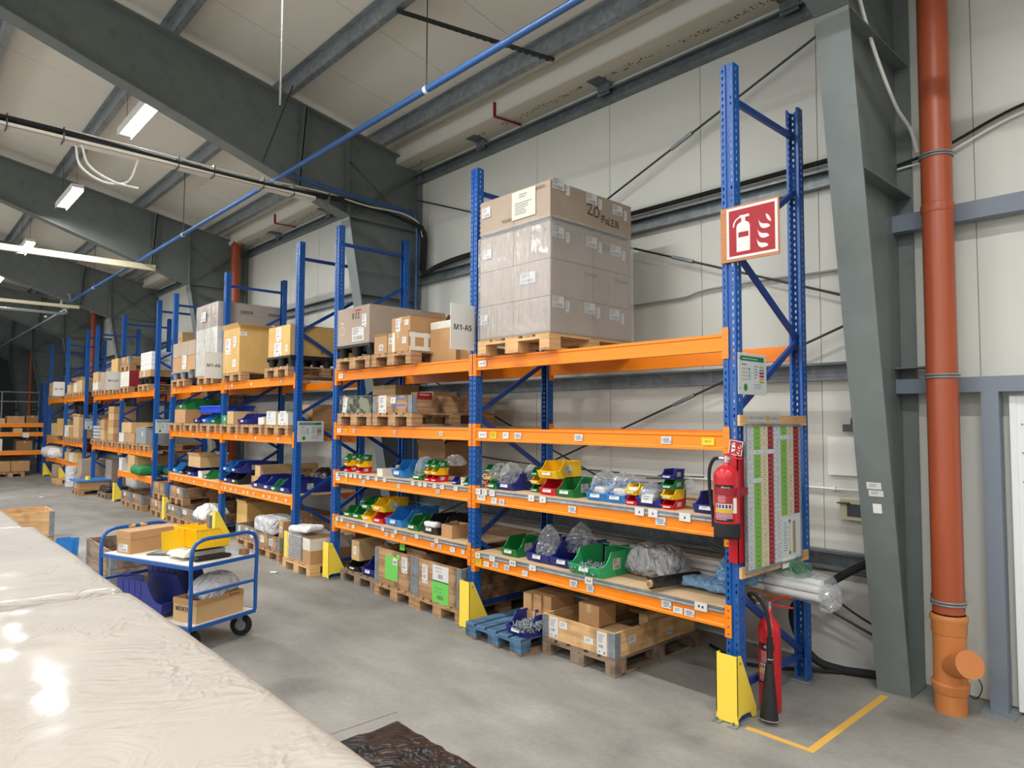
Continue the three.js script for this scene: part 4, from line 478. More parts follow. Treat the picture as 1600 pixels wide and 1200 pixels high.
// ---------------------------------------------------------------- goods on the nearest rack
const Y2 = 1.343, Y1b = 0.779, Y1a = 0.73, Y3 = 1.942, Y4 = 2.625, Zb = -0.07;
stack(['r', 'y', 'g'], -5.4, Y2, Zb, 'farthest left on the second shelf'); stack(['r', 'y', 'g'], -5.1, Y2, Zb, 'second from left, second shelf');
carton(-4.66, -4.54, Y2, Zb, 0.085, 0.2, 'small white open box left of the light blue bin on the second shelf', M.cardW, { open: 0.1 }); carton(-4.62, -4.5, Y2, -0.3, 0.12, 0.16, 'small brown box behind the white box on the second shelf', M.cardG, {});
bin('b', 0.216, 0.2, 0.5, -4.245, Y2, Zb, 'large light blue bin on the second shelf of the second bay'); carton(-4.6, -4.05, Y2, -0.62, 0.36, 0.4, 'brown box leaning open behind the light blue bin', M.cardD, { open: 0.4 });
bin('g', 0.17, 0.12, 0.3, -3.855, Y2, Zb, 'dark green bin holding a clear bag right of the large light blue bin'); bagOn(-3.85, Y2 + 0.04, Zb - 0.12, 0.15, 0.2, 0.2, 'clear bag standing in the dark green bin beside the large light blue bin');
stack(['r', 'y', 'g'], -3.655, Y2, Zb, 'left in the pair before the middle post'); stack(['r', 'y', 'g'], -3.535, Y2, Zb, 'right in the pair before the middle post'); bagOn(-3.45, Y2 + 0.18, -0.3, 0.16, 0.1, 0.2, 'clear bag lying behind the pair of bin stacks');
bin('n', 0.105, 0.075, 0.165, -3.18, Y2, Zb, 'small navy bin alone left of the middle post on the second shelf'); bin('g', 0.105, 0.085, 0.17, -2.985, Y2, Zb, 'small dark green bin against the middle post on the second shelf'); carton(-3.1, -3.04, Y2, -0.1, 0.08, 0.14, 'small pale carton between the navy and green bins by the middle post', M.cardW);
{ const t = thing('hand_tool', 'orange hand tool lying behind the bin stacks on the second shelf', 'tool', [-3.05, Y2, -0.55], 0.3); part(t, 'body', lump(0.24, 0.075, 0.08, { r: 0.035, n: 12, amp: 0.004 }), M.orangeTool, [0, 0.04, 0]); part(t, 'head', cyl(0.032, 0.05, 14), M.black, [-0.14, 0.045, 0], [0, 0, Math.PI / 2]); part(t, 'ring', new THREE.TorusGeometry(0.025, 0.006, 6, 16), M.white, [-0.13, 0.06, 0.03]); }
// second bay, lowest shelf
bin('g', 0.2, 0.13, 0.3, -5.36, Y1b, Zb, 'leftmost dark green bin of the bottom row on the lowest shelf'); bin('g', 0.21, 0.135, 0.3, -5.14, Y1b, Zb, 'second dark green bin of the bottom row on the lowest shelf'); bin('y', 0.21, 0.135, 0.3, -4.91, Y1b, Zb, 'yellow bin in the bottom row on the lowest shelf'); bin('r', 0.22, 0.135, 0.3, -4.65, Y1b, Zb, 'red bin in the bottom row on the lowest shelf beside the light blue bin');
bin('g', 0.21, 0.135, 0.3, -4.93, Y1b + 0.137, Zb, 'dark green bin stacked on the yellow bin of the lowest shelf'); bin('y', 0.24, 0.15, 0.34, -4.66, Y1b + 0.137, Zb, 'yellow bin stacked on the red bin of the lowest shelf', { side: true });
bagOn(-5.2, Y1b + 0.12, -0.25, 0.14, 0.12, 0.14, 'black crumpled bag in the leftmost green bins', M.blackfoil);
bin('b', 0.33, 0.2, 0.5, -4.31, Y1b, Zb, 'large light blue bin on the lowest shelf of the second bay', { side: true }); bin('g', 0.2, 0.15, 0.34, -3.94, Y1b, Zb, 'dark green bin between the large light blue and black bins', { side: true }); bin('k', 0.28, 0.19, 0.48, -3.61, Y1b, Zb, 'large black bin with papers on the lowest shelf', { side: true });
{ const m = one('paper_bundle', 'crumpled white papers in the front of the black bin', 'papers', lump(0.2, 0.08, 0.1, { r: 0.02, n: 12, amp: 0.02, f: 18 }), M.paper, [-3.62, Y1b + 0.09, Zb - 0.06]); }
carton(-3.38, -3.2, Y1b, Zb, 0.14, 0.24, 'open brown box at the right end of the lowest shelf of the second bay', M.card, { open: 0.1 });
// near bay, second shelf
stack(['r', 'y', 'g'], -2.69, Y2, Zb - 0.04, 'just right of the middle post'); bin('g', 0.12, 0.12, 0.24, -2.57, Y2, Zb + 0.02, 'narrow dark green bin left of the navy bin with the white bag'); bagOn(-2.6, Y2 + 0.09, -0.2, 0.16, 0.14, 0.2, 'clear bag of yellow parts behind the narrow green bin', M.bag);
bin('n', 0.215, 0.16, 0.34, -2.405, Y2, Zb, 'navy bin holding a white bag near the middle post'); bagOn(-2.43, Y2 + 0.05, -0.19, 0.18, 0.19, 0.2, 'white bag standing in the navy bin near the middle post'); bagOn(-2.3, Y2 + 0.08, -0.33, 0.12, 0.15, 0.12, 'second small clear bag at the back of the navy bin near the middle post');
stack(['g', 'y', 'g'], -2.1, Y2, -0.17, 'left of the larger red bin'); bin('r', 0.2, 0.15, 0.32, -1.835, Y2, Zb, 'red bin under the yellow bin on the second shelf of the near bay'); bin('y', 0.23, 0.15, 0.34, -1.834, Y2 + 0.152, Zb + 0.01, 'yellow bin on top of the red bin on the second shelf of the near bay', { side: true }); bin('g', 0.19, 0.16, 0.34, -1.63, Y2, Zb, 'dark green bin right of the red and yellow bins on the second shelf', { side: true });
for (const [x, n] of [[-1.28, 'left'], [-1.075, 'right']]) { bin('b', 0.2, 0.16, 0.32, x, Y2, Zb, `${n} one of the two light blue bins with bags on the second shelf`); bagOn(x + 0.0, Y2 + 0.06, -0.21, 0.17, 0.17, 0.24, `clear bag of white parts in the ${n} light blue bin`, M.bag); one('part_bundle', `white parts inside the bag of the ${n} light blue bin`, 'parts', lump(0.13, 0.07, 0.16, { r: 0.02, n: 10, amp: 0.015, f: 20 }), M.offwhite, [x, Y2 + 0.08, -0.21]); }
bin('r', 0.105, 0.08, 0.17, -0.915, Y2, Zb, 'small red bin under a small yellow bin left of the wide navy bin'); bin('y', 0.105, 0.085, 0.17, -0.915, Y2 + 0.081, Zb, 'small yellow bin on a small red bin left of the wide navy bin'); one('part_bundle', 'pale parts heaped in the small yellow bin', 'parts', lump(0.085, 0.04, 0.1, { r: 0.015, n: 8, amp: 0.008, f: 30 }), M.offwhite, [-0.915, Y2 + 0.12, -0.14]);
bin('n', 0.232, 0.165, 0.36, -0.75, Y2, Zb, 'wide navy bin with a bag of parts on the second shelf', { card: false }); { const t = thing('plastic_bag', 'bag with a white label sheet in the wide navy bin', 'bag', [-0.745, Y2 + 0.04, -0.12]); part(t, 'film', lump(0.17, 0.13, 0.16, { r: 0.05, n: 14, amp: 0.02, f: 16, ridge: true, squash: 0.3 }), M.bag, [0, 0.07, 0]); part(t, 'parts', lump(0.13, 0.07, 0.12, { r: 0.02, n: 10, amp: 0.02, f: 22 }), M.grey, [0, 0.06, 0]); const d = decal(t, 'label_sheet', 0.105, 0.07, P.card, [0, 0.03, 0.06]); d.rotation.x = -0.15; d.position.z = 0.062; }
one('metal_bars', 'thin dark bars lying behind the wide navy bin', 'bars', merge([bar([-1.0, Y2 + 0.19, -0.4], [-0.62, Y2 + 0.2, -0.5], 0.02, 0.012), bar([-0.95, Y2 + 0.21, -0.5], [-0.55, Y2 + 0.22, -0.55], 0.015, 0.01)]), M.darksteel);
stack(['r', 'y', 'g', 'n'], -0.575, Y2, Zb, 'of four colours'); bagOn(-0.53, Y2 + 0.15, -0.28, 0.1, 0.08, 0.1, 'small clear bag behind the stack of four colours');
bin('n', 0.21, 0.15, 0.34, -0.245, Y2, Zb, 'navy bin partly hidden behind the strapped fire extinguisher'); carton(-0.26, -0.1, Y2 + 0.02, -0.2, 0.26, 0.12, 'upright brown box in the navy bin behind the extinguisher', M.card, { open: 0.1 }); carton(-0.14, -0.02, Y2 + 0.1, -0.3, 0.36, 0.2, 'narrow brown box standing behind the nearest post on the second shelf', M.cardL, {});
// near bay, lowest shelf
bin('g', 0.21, 0.17, 0.34, -2.345, Y1a, Zb, 'dark green bin at the left of the lowest shelf of the near bay', { side: true }); bin('n', 0.29, 0.19, 0.48, -1.965, Y1a, Zb, 'left one of the two large navy bins on the lowest shelf'); bin('n', 0.29, 0.19, 0.48, -1.665, Y1a, Zb + 0.0, 'right one of the two large navy bins on the lowest shelf'); bin('t', 0.34, 0.2, 0.45, -1.335, Y1a, Zb + 0.08, 'bright green large bin on the lowest shelf', { side: true });
bagOn(-1.93, Y1a + 0.06, -0.2, 0.22, 0.26, 0.16, 'clear bag of bolts in the left large navy bin', M.bag, { squash: 0.7 }); bagOn(-1.72, Y1a + 0.1, -0.4, 0.26, 0.24, 0.2, 'clear bag peaking from the back of the large navy bins', M.bag, { squash: 0.7 });
{ const mk = (n, x, y, z, W, D, label) => { const g = [], base = new THREE.CylinderGeometry(0.006, 0.006, 0.04, 6); for (let i = 0; i < n; i++) { const q = base.clone(); q.rotateX(rr(0, 3)); q.rotateZ(rr(0, 3)); q.translate(rr(-W, W), rr(0, 0.05), rr(-D, D)); g.push(q); } const o = one('bolt_heap', label, 'bolts', merge(g), M.galv, [x, y, z]); o.userData.kind = 'stuff'; return o; }; mk(160, -1.345, Y1a + 0.03, Zb - 0.04, 0.13, 0.12, 'heap of small metal bolts in the bright green bin'); mk(120, -1.93, Y1a + 0.02, Zb - 0.14, 0.1, 0.08, 'heap of metal bolts inside the left large navy bin'); mk(300, -1.9, 0.2, 0.08, 0.1, 0.12, 'heap of clear metal fittings in the navy bin on the blue pallet'); }
one('white_tube', 'white tube bundle lying behind the dark green bin on the lowest shelf', 'tubes', rod([-2.5, Y1a + 0.06, -0.75], [-2.0, Y1a + 0.06, -0.55], 0.04, 12), M.offwhite);
{ const t = thing('film_roll', 'black stretch film roll lying on the lowest shelf', 'film roll', [-0.66, Y1a + 0.062, 0.02], 0); const d = [0.1, 0, -0.49]; part(t, 'film', rod([0, 0, 0], d, 0.045, 28), M.blackfoil); part(t, 'core', (() => { const g = rod([-0.004, 0, 0.02], [0.104, 0, -0.51], 0.028, 24); return g; })(), M.cardL); part(t, 'core_hole', rod([-0.005, 0, 0.0215], [0, 0, 0.0], 0.02, 20), M.cardD); }
bagOn(-0.9, Y1a + 0.02, -0.42, 0.5, 0.24, 0.3, 'grey bubble wrap heap at the back of the lowest shelf', phys({ color: 0xc4c6ca, roughness: 0.3, transmission: 0.35, thickness: 0, bumpMap: T.wrinkle, bumpScale: 0.06 }), { squash: 0.3, amp: 0.04, n: 26, f: 9 }); bagOn(-0.42, Y1a + 0.02, -0.36, 0.5, 0.07, 0.22, 'flat blue film lying beside the black film roll', M.blueFilm, { squash: 0.1 }); bagOn(-0.22, Y1a + 0.06, -0.45, 0.24, 0.2, 0.22, 'blue film heap against the nearest frame', M.blueFilm, { squash: 0.3 });
{ const t = thing('tube_bundle', 'long white tubes wrapped in film sticking out past the rack end', 'tubes', [0, Y1a + 0.03, -0.78]); let i = 0; for (const [y, z] of [[0, -0.08], [0, -0.03], [0, 0.02], [0, 0.07], [0.05, -0.05], [0.05, 0], [0.05, 0.05], [0.09, 0]]) part(t, 'tube', rod([-2.3, y, z - 0.12], [0.33 - 0.012 * (i++ % 3), y, z + 0.09], 0.024, 10), M.white); part(t, 'film', lump(0.5, 0.2, 0.26, { r: 0.08, n: 18, amp: 0.02, f: 12, ridge: true }), M.film, [0.14, 0.05, 0.07], [0, -0.08, 0]); part(t, 'film_end', lump(0.1, 0.17, 0.2, { r: 0.05, n: 10, amp: 0.03, f: 22, ridge: true }), M.bag, [0.37, 0.0, 0.1]); }
bagOn(0.0, Y1a + 0.14, -0.75, 0.42, 0.1, 0.2, 'green film lying on the white tubes behind the kanban board', M.greenFilm, { squash: 0.2 });
// third level, second bay
pallet(-4.99, Y3, 0.07, 'pallet under the dark mottled crate on the third level', M.wood); { const t = thing('mottled_crate', 'dark mottled crate on the third level of the second bay', 'crate', [-4.99, Y3 + 0.146, -0.53]); part(t, 'body', bx(-0.38, 0.38, 0, 0.2, -0.58, 0.58), M.camo); part(t, 'edge', merge([bx(-0.385, 0.385, 0.2, 0.212, -0.585, 0.585)]), M.darkgrey); const d = decal(t, 'tag', 0.1, 0.21, P.sheet, [-0.24, 0.11, 0.583]); d.rotation.z = -0.15; }
carton(-5.25, -4.72, Y3 + 0.36, -0.35, 0.14, 0.35, 'pale box lying on the dark mottled crate', M.cardL, {});
pallet(-4.15, Y3, 0.07, 'pallet under the wooden crate with blue print on the third level', M.wood); collarCrate(-4.15, Y3 + 0.145, 0.07, 1, 'wooden crate with blue print on the third level of the second bay', M.wood, { cards: [[0.2, 0.1, 0.16, 0.2, 'sheet'], [0.42, 0.14, 0.1, 0.07, 'card']] });
carton(-4.45, -4.0, Y3 + 0.16, -0.4, 0.24, 0.35, 'pale box standing in the wooden crate on the third level', M.cardL, {}); decal(one('crate_print', 'blue printed band on the wooden crate of the third level', 'print', new THREE.BoxGeometry(0.26, 0.02, 0.001), std(0x4a6ab0, 0.7), [-4.02, Y3 + 0.3, 0.0664]), 'band', 0.26, 0.02, std(0x4a6ab0, 0.7), [0, -0.07, 0.0002]);
decal(one('red_sign', 'red paper sign on the side of the wooden crate on the third level', 'sign', new THREE.BoxGeometry(0.2, 0.075, 0.002), M.redDark, [-3.753, Y3 + 0.33, -0.1], [0, Math.PI / 2, 0]), 'print', 0.19, 0.03, textMat('DEALER', 120, 30, '#a81e22', '#eee', 'bold 24px sans-serif', 0.8), [0, 0.015, 0.0015]);
// top level, second bay
pallet(-4.99, Y4, 0.1, 'pallet under the black plastic pallet with the large VII box', M.wood); blackPallet(-4.99, Y4 + 0.146, 0.1, 'black plastic pallet under the large VII box'); carton(-5.38, -4.62, Y4 + 0.3, 0.09, 0.46, 1.1, 'large open brown box printed VII on the top level', M.cardG, { open: 0.1, cards: [[0.5, 0.12, 0.28, 0.17, 'shipping'], [0.64, 0.27, 0.1, 0.16, 'sheet']], prints: [[0.46, 0.35, 0.26, 0.11, ink(160, 60, c => { c.font = 'bold 56px sans-serif'; c.fillText('V I I', 14, 52); })], [0.48, 0.41, 0.2, 0.03, ink(160, 24, c => { c.fillRect(2, 6, 8, 12); c.fillRect(40, 4, 110, 16); }, 0xb03038)], [0.12, 0.2, 0.14, 0.2, ink(80, 110, c => { c.lineWidth = 4; c.beginPath(); c.arc(38, 62, 30, 0, 7); c.stroke(); c.fillRect(20, 6, 36, 8); }, 0xd8c8b4)]] });
pallet(-4.14, Y4, 0.1, 'pallet under the small taped boxes on the top level', M.wood); carton(-4.52, -4.25, Y4 + 0.146, 0.08, 0.2, 0.3, 'small open box left of the taped boxes on the top level', M.card, { open: 0.25, cards: [[0.15, 0.07, 0.09, 0.07, 'code']] }); carton(-4.23, -3.82, Y4 + 0.146, 0.08, 0.22, 0.42, 'white-taped brown box on the top level', M.card, { cards: [[0.06, 0.13, 0.07, 0.07, 'code'], [0.33, 0.12, 0.08, 0.07, 'card']], prints: [[0.12, 0.11, 0.05, 0.215, M.offwhite], [0.21, 0.18, 0.4, 0.05, M.offwhite, 1], [0.21, 0.03, 0.4, 0.05, M.offwhite, 1], [0.06, 0.11, 0.06, 0.2, M.offwhite, 1], [0.24, 0.11, 0.06, 0.2, M.offwhite, 1]] }); carton(-4.2, -3.83, Y4 + 0.368, 0.05, 0.17, 0.42, 'brown box on top of the white-taped box', M.card, { cards: [[0.13, 0.07, 0.09, 0.17, 'sheet'], [0.3, 0.1, 0.08, 0.06, 'card']] });
carton(-4.1, -3.8, Y4 + 0.146, -0.42, 0.4, 0.35, 'brown box with open flaps behind the white-taped box', M.cardD, { open: 0.5 }); carton(-3.79, -3.33, Y4 + 0.012, -0.2, 0.46, 0.5, 'brown box with white lid beside the M1-A5 sign', M.card, { prints: [[0.23, 0.42, 0.46, 0.08, M.cardW], [0.25, 0.42, 0.5, 0.08, M.cardW, 1], [0.25, 0.27, 0.14, 0.06, ink(80, 40, c => { c.fillRect(6, 6, 20, 28); c.fillRect(34, 6, 14, 28); c.fillRect(56, 6, 20, 28); }), 1]] });
carton(-3.32, -3.0, Y4 + 0.012, -0.25, 0.14, 0.5, 'low brown box lying behind the M1-A5 sign', M.cardD, {});
// top level, near bay: wrapped pallet load
pallet(-2.126, Y4, 0.1, 'light pallet under the wrapped load of twenty cartons', M.pine).scale.set(1.2, 1, 1);
{
  const t = thing('wrapped_load', 'film-wrapped stack of grey brown cartons marked 20 on the top level', 'pallet load', [-2.126, Y4 + 0.145, -0.49]); const W = 0.96, D = 1.16, H = 0.33;
  for (let k = 0; k < 4; k++) { const s = k === 3 ? 0.99 : 0.985, y0 = k * H + (k === 3 ? 0.035 : 0); for (const a of [0, 1]) for (const b of [0, 1]) part(t, 'carton', bx(-W / 2 * s + a * W / 2 * s + 0.002, -W / 2 * s + (a + 1) * W / 2 * s - 0.002, y0 + 0.002, y0 + H - 0.003, -D / 2 * s + b * D / 2 * s + 0.002, -D / 2 * s + (b + 1) * D / 2 * s - 0.002), M.cardG); }
  const f = W / 2 - 0.004, sd = D / 2 - 0.004; const L = (x, y, w, h, p) => decal(t, 'paper_label', w, h, P[p], [x, y, sd + 0.003]), S = (z, y, w, h, p) => decal(t, 'paper_label', w, h, P[p], [f + 0.003, y, sd - z], Math.PI / 2);
  L(0.14, 1.21, 0.31, 0.26, 'notice'); L(-0.38, 1.24, 0.12, 0.1, 'shipping'); L(-0.36, 0.83, 0.12, 0.09, 'shipping'); L(0.2, 0.52, 0.2, 0.1, 'shipping'); L(-0.4, 0.2, 0.1, 0.09, 'shipping');
  for (const [z, y] of [[0.1, 1.33], [0.55, 1.3], [0.93, 1.27], [0.1, 0.9], [0.55, 0.89], [0.9, 0.87], [0.1, 0.28], [0.52, 0.27], [0.88, 0.25]]) { S(z, y, 0.15, 0.1, 'shipping'); S(z + 0.12, y - 0.03, 0.05, 0.1, 'sheet'); }
  const hand = ink(320, 120, c => { c.lineWidth = 6; c.lineCap = 'round'; const L = (...p) => { c.beginPath(); c.moveTo(p[0], p[1]); for (let i = 2; i < p.length; i += 2) c.lineTo(p[i], p[i + 1]); c.stroke(); }; L(14, 24, 30, 8, 48, 14, 46, 36, 16, 70, 62, 74); c.beginPath(); c.ellipse(96, 50, 22, 30, 0.25, 0, 7); c.stroke(); c.lineWidth = 5; L(150, 58, 146, 100); L(146, 62, 168, 60, 168, 76, 148, 80); c.beginPath(); c.ellipse(190, 88, 10, 13, 0, 0, 7); c.stroke(); L(212, 62, 210, 102, 230, 104); L(258, 66, 240, 68, 240, 106, 262, 106); L(240, 86, 256, 85); L(276, 108, 278, 68, 300, 108, 302, 66); }, 0x1c1a1a); decal(t, 'handwriting', 0.5, 0.19, hand, [f + 0.0035, 1.17, sd - 0.72], Math.PI / 2); decal(t, 'handwriting', 0.2, 0.08, ink(128, 48, c => { c.font = 'italic 40px sans-serif'; c.fillText('GEN', 12, 38); }, 0x5a4c44), [f + 0.0035, 0.87, sd - 0.76], Math.PI / 2);
  const tr = ink(160, 40, c => { c.font = '30px sans-serif'; c.fillText('TEILWERKS', 2, 30); }, 0x6a5a50); decal(t, 'print', 0.2, 0.05, tr, [0.32, 1.31, sd + 0.0026]); decal(t, 'print', 0.2, 0.05, tr, [0.34, 0.92, sd + 0.0026]); decal(t, 'print', 0.2, 0.05, tr, [-0.06, 1.1, sd + 0.0026]); decal(t, 'print', 0.2, 0.05, tr, [f + 0.0026, 0.58, sd - 0.55], Math.PI / 2); decal(t, 'print', 0.2, 0.05, tr, [f + 0.0026, 0.58, sd - 1.0], Math.PI / 2);
  part(t, 'stretch_film', lump(W + 0.03, 1.0, D + 0.03, { r: 0.025, n: 150, amp: 0.008, f: 4, pleat: 0.9 }), M.film, [0, 0.5, 0]); part(t, 'stretch_film', lump(W - 0.005, 0.09, D - 0.005, { r: 0.03, n: 40, amp: 0.008, f: 9, pleat: 0.5 }), M.film, [0, 1.02, 0]);
}
// floor under the nearest rack
pallet(-5.0, 0, -0.02, 'worn dark pallet on the floor under the navy bin', M.old); bin('n', 0.3, 0.2, 0.5, -4.76, 0.146, -0.02, 'navy bin on the worn dark pallet on the floor', { side: true }); bin('k', 0.3, 0.12, 0.4, -5.16, 0.146, -0.04, 'flat black bin on the worn dark pallet on the floor'); carton(-5.24, -5.06, 0.27, -0.08, 0.24, 0.34, 'upright brown box with a tag in the flat black bin on the floor', M.cardL, { cards: [[0.08, 0.12, 0.06, 0.1, 'card']] }); carton(-5.05, -4.75, 0.146, -0.55, 0.32, 0.45, 'brown box at the back of the worn dark pallet', M.card, { open: 0.3 }); bagOn(-4.95, 0.46, -0.6, 0.4, 0.12, 0.3, 'pale crumpled bag on the box at the back of the worn pallet', M.bagWhite);
pallet(-4.12, 0, 0.03, 'pallet under the crate with the plain green sheet', M.wood); collarCrate(-4.12, 0.145, 0.03, 2, 'two-collar wooden crate with a plain green sheet', M.wood, { cards: [[0.34, 0.2, 0.26, 0.27, 'greenPlain'], [0.6, 0.27, 0.11, 0.17, 'sheet'], [0.47, 0.34, 0.05, 0.05, 'green']] });
{ const o = one('green_card', 'green card sticking up inside the crate with the plain green sheet', 'card', new THREE.BoxGeometry(0.08, 0.1, 0.002), M.green, [-4.15, 0.58, -0.1], [0, 0.2, 0]); } carton(-4.2, -3.8, 0.2, -0.2, 0.3, 0.5, 'brown box inside the crate with the plain green sheet', M.cardL, { open: 0.3 });
pallet(-3.29, 0, 0.05, 'pallet under the crate with white and green sheets', M.wood); collarCrate(-3.29, 0.145, 0.05, 2, 'two-collar wooden crate with white and green sheets', M.wood, { cards: [[0.18, 0.25, 0.1, 0.19, 'sheet'], [0.45, 0.29, 0.27, 0.17, 'whiteSheet'], [0.45, 0.1, 0.28, 0.24, 'greenSheet'], [0.74, 0.33, 0.04, 0.05, 'green']] });
{ // blue half pallet
  const t = thing('blue_pallet', 'weathered blue pallet on the floor beside the low wooden crate', 'pallet', [-2.18, 0, -0.16], 0.0); for (const x of [-0.4, -0.25, -0.1, 0.06, 0.22]) part(t, 'deck_board', bx(x, x + 0.12, 0.122, 0.144, -0.4, 0.4), M.bluew); for (const z of [-0.4, -0.06, 0.28]) part(t, 'stringer_board', bx(-0.4, 0.34, 0.1, 0.122, z, z + 0.12), M.bluew); for (const x of [-0.4, -0.09, 0.2]) for (const z of [-0.4, -0.06, 0.28]) part(t, 'block', bx(x, x + 0.14, 0.02, 0.1, z, z + 0.12), M.bluew); for (const x of [-0.4, -0.09, 0.2]) part(t, 'bottom_board', bx(x, x + 0.14, 0, 0.02, -0.4, 0.4), M.wood);
}
bin('n', 0.24, 0.17, 0.36, -1.95, 0.146, 0.2, 'navy bin full of metal fittings on the blue pallet', { side: true }); for (let i = 0; i < 3; i++) carton(-2.12 + i * 0.105, -2.02 + i * 0.105, 0.3, -0.06 - 0.02 * i, 0.15, 0.3, `${['left', 'middle', 'right'][i]} of the three slim brown boxes on the blue pallet`, M.card, { tape: false }); carton(-2.15, -1.78, 0.146, -0.05, 0.15, 0.36, 'brown box under the three slim boxes on the blue pallet', M.card);
pallet(-1.4, 0, 0.02, 'pallet under the low wooden crate in the near bay', M.old); collarCrate(-1.4, 0.145, 0.02, 1, 'low one-collar wooden crate on the floor of the near bay', M.pine, { cards: [[0.13, 0.1, 0.1, 0.17, 'sheet'], [0.24, 0.14, 0.09, 0.06, 'card'], [0.66, 0.09, 0.1, 0.18, 'sheet'], [0.52, 0.08, 0.1, 0.05, 'card'], [0.22, 0.11, 0.1, 0.06, 'card', 1], [0.74, 0.07, 0.08, 0.05, 'code', 1]] });
carton(-1.5, -1.28, 0.3, -0.12, 0.17, 0.22, 'small brown box on another box in the low wooden crate', M.card); carton(-1.52, -1.12, 0.15, -0.08, 0.14, 0.3, 'lower brown box in the low wooden crate', M.cardL); carton(-1.12, -1.03, 0.15, -0.45, 0.24, 0.5, 'tall pale box at the back of the low wooden crate', M.cardL, { cards: [[0.12, 0.12, 0.1, 0.07, 'card', 1]] });
// ---------------------------------------------------------------- goods on the M1-A6 rack
const Y6 = 2.622;
for (const [x, l] of [[-11.65, 'pallet under the three-wide carton stack, left end of the M1-A6 top level'], [-10.15, 'pallet under the tall wrapped carton tower on the M1-A6 top level'], [-8.92, 'pallet under the tall tan box on the M1-A6 top level'], [-7.2, 'pallet under the black pallet, right end of the M1-A6 top level']]) pallet(x, Y6, 0.09, l, M.wood);
blackPallet(-11.55, Y6 + 0.146, 0.08, 'grey plastic pallet under the three-wide carton stack of M1-A6', M.grey).scale.x = 1.35; blackPallet(-7.15, Y6 + 0.146, 0.08, 'black plastic pallet at the right end of the M1-A6 top level');
for (let i = 0; i < 3; i++) for (let j = 0; j < 2; j++) carton(-12.08 + i * 0.44, -11.65 + i * 0.44, Y6 + 0.3 + j * 0.28, 0.06, 0.275, 0.8, `${['left', 'middle', 'right'][i]} ${j ? 'upper' : 'lower'} carton of the three-wide stack on M1-A6`, j ? M.cardG : M.card, { tape: j === 1, cards: i === 1 && j === 0 ? [[0.25, 0.16, 0.22, 0.26, 'sheet']] : [] });
{ const t = thing('wrapped_load', 'tall film-wrapped tower of white cartons beside the M1-A6 sign', 'pallet load', [-10.18, Y6 + 0.146, -0.5]); for (let k = 0; k < 6; k++) for (let i = 0; i < 3; i++) part(t, 'carton', bx(-0.53 + i * 0.354, -0.18 + i * 0.354, k * 0.213, k * 0.213 + 0.21, -0.55, 0.57), k > 3 ? M.cardG : M.cardW); part(t, 'stretch_film', lump(1.09, 1.29, 1.16, { r: 0.03, n: 60, amp: 0.008, f: 5, pleat: 0.6 }), M.film, [0, 0.645, 0.01]); decal(t, 'paper_label', 0.24, 0.17, P.shipping, [-0.1, 1.06, 0.6]); for (const z of [0.5, 1.0]) decal(t, 'print', 0.24, 0.07, ink(120, 36, c => { c.fillRect(4, 4, 112, 28); }, 0x3a2c24), [0.532, 1.13, 0.57 - z], Math.PI / 2); }
carton(-9.33, -8.62, Y6 + 0.146, 0.08, 0.72, 0.55, 'tall tan box with raised flaps right of the M1-A6 sign', M.cardY, { open: 0.35, cards: [[0.22, 0.44, 0.22, 0.26, 'sheet'], [0.5, 0.5, 0.12, 0.18, 'sheet'], [0.5, 0.15, 0.14, 0.12, 'card'], [0.06, 0.62, 0.12, 0.06, 'card', 1]] });
carton(-7.52, -6.79, Y6 + 0.3, 0.07, 0.44, 1.15, 'tan box printed with a dark V at the right end of the M1-A6 top level', M.cardY, { cards: [[0.35, 0.32, 0.17, 0.2, 'sheet'], [0.33, 0.1, 0.24, 0.2, 'sheet'], [0.62, 0.1, 0.06, 0.1, 'card']], prints: [[0.95, 0.2, 0.1, 0.09, ink(48, 48, c => { c.font = 'bold 48px sans-serif'; c.fillText('V', 6, 42); }), 1], [0.5, 0.06, 0.05, 0.05, M.cardD, 1]] });
// third level of M1-A6
const Y63 = 1.778; for (let i = 0; i < 3; i++) { pallet(-11.86 + i * 0.92, Y63, 0.06, `${['left', 'middle', 'right'][i]} pallet on the third level, left bay of M1-A6`, M.wood); pallet(-9.06 + i * 0.92, Y63, 0.06, `${['left', 'middle', 'right'][i]} pallet on the third level, right bay of M1-A6`, M.wood); }
const y63 = Y63 + 0.146;
carton(-11.96, -11.34, y63, 0.03, 0.26, 0.5, 'brown box under the green bin on the third level of M1-A6', M.card); bin('g', 0.5, 0.2, 0.5, -11.6, y63 + 0.262, 0.03, 'dark green bin on a brown box on the third level of M1-A6'); bin('n', 0.36, 0.16, 0.5, -10.72, y63, 0.03, 'navy bin left of the light blue bin on the third level of M1-A6', { side: true }); bin('b', 0.28, 0.18, 0.5, -10.3, y63, 0.03, 'light blue bin on the third level of M1-A6'); bin('g', 0.2, 0.14, 0.34, -9.86, y63, 0.03, 'dark green bin beside the middle post on the third level of M1-A6');
{ const t = thing('lidded_crate', 'flat blue lidded crate on top of the bins on the third level of M1-A6', 'crate', [-10.15, y63 + 0.19, -0.3]); part(t, 'body', bx(-0.5, 0.5, 0, 0.1, -0.3, 0.28), std(0x2a4fd0, 0.4)); part(t, 'lid', bx(-0.52, 0.52, 0.1, 0.125, -0.32, 0.3), std(0x2e58e0, 0.4)); for (let i = -4; i <= 4; i++) part(t, 'rib', bx(i * 0.12 - 0.006, i * 0.12 + 0.006, 0, 0.1, 0.28, 0.29), std(0x2645b8, 0.4)); }
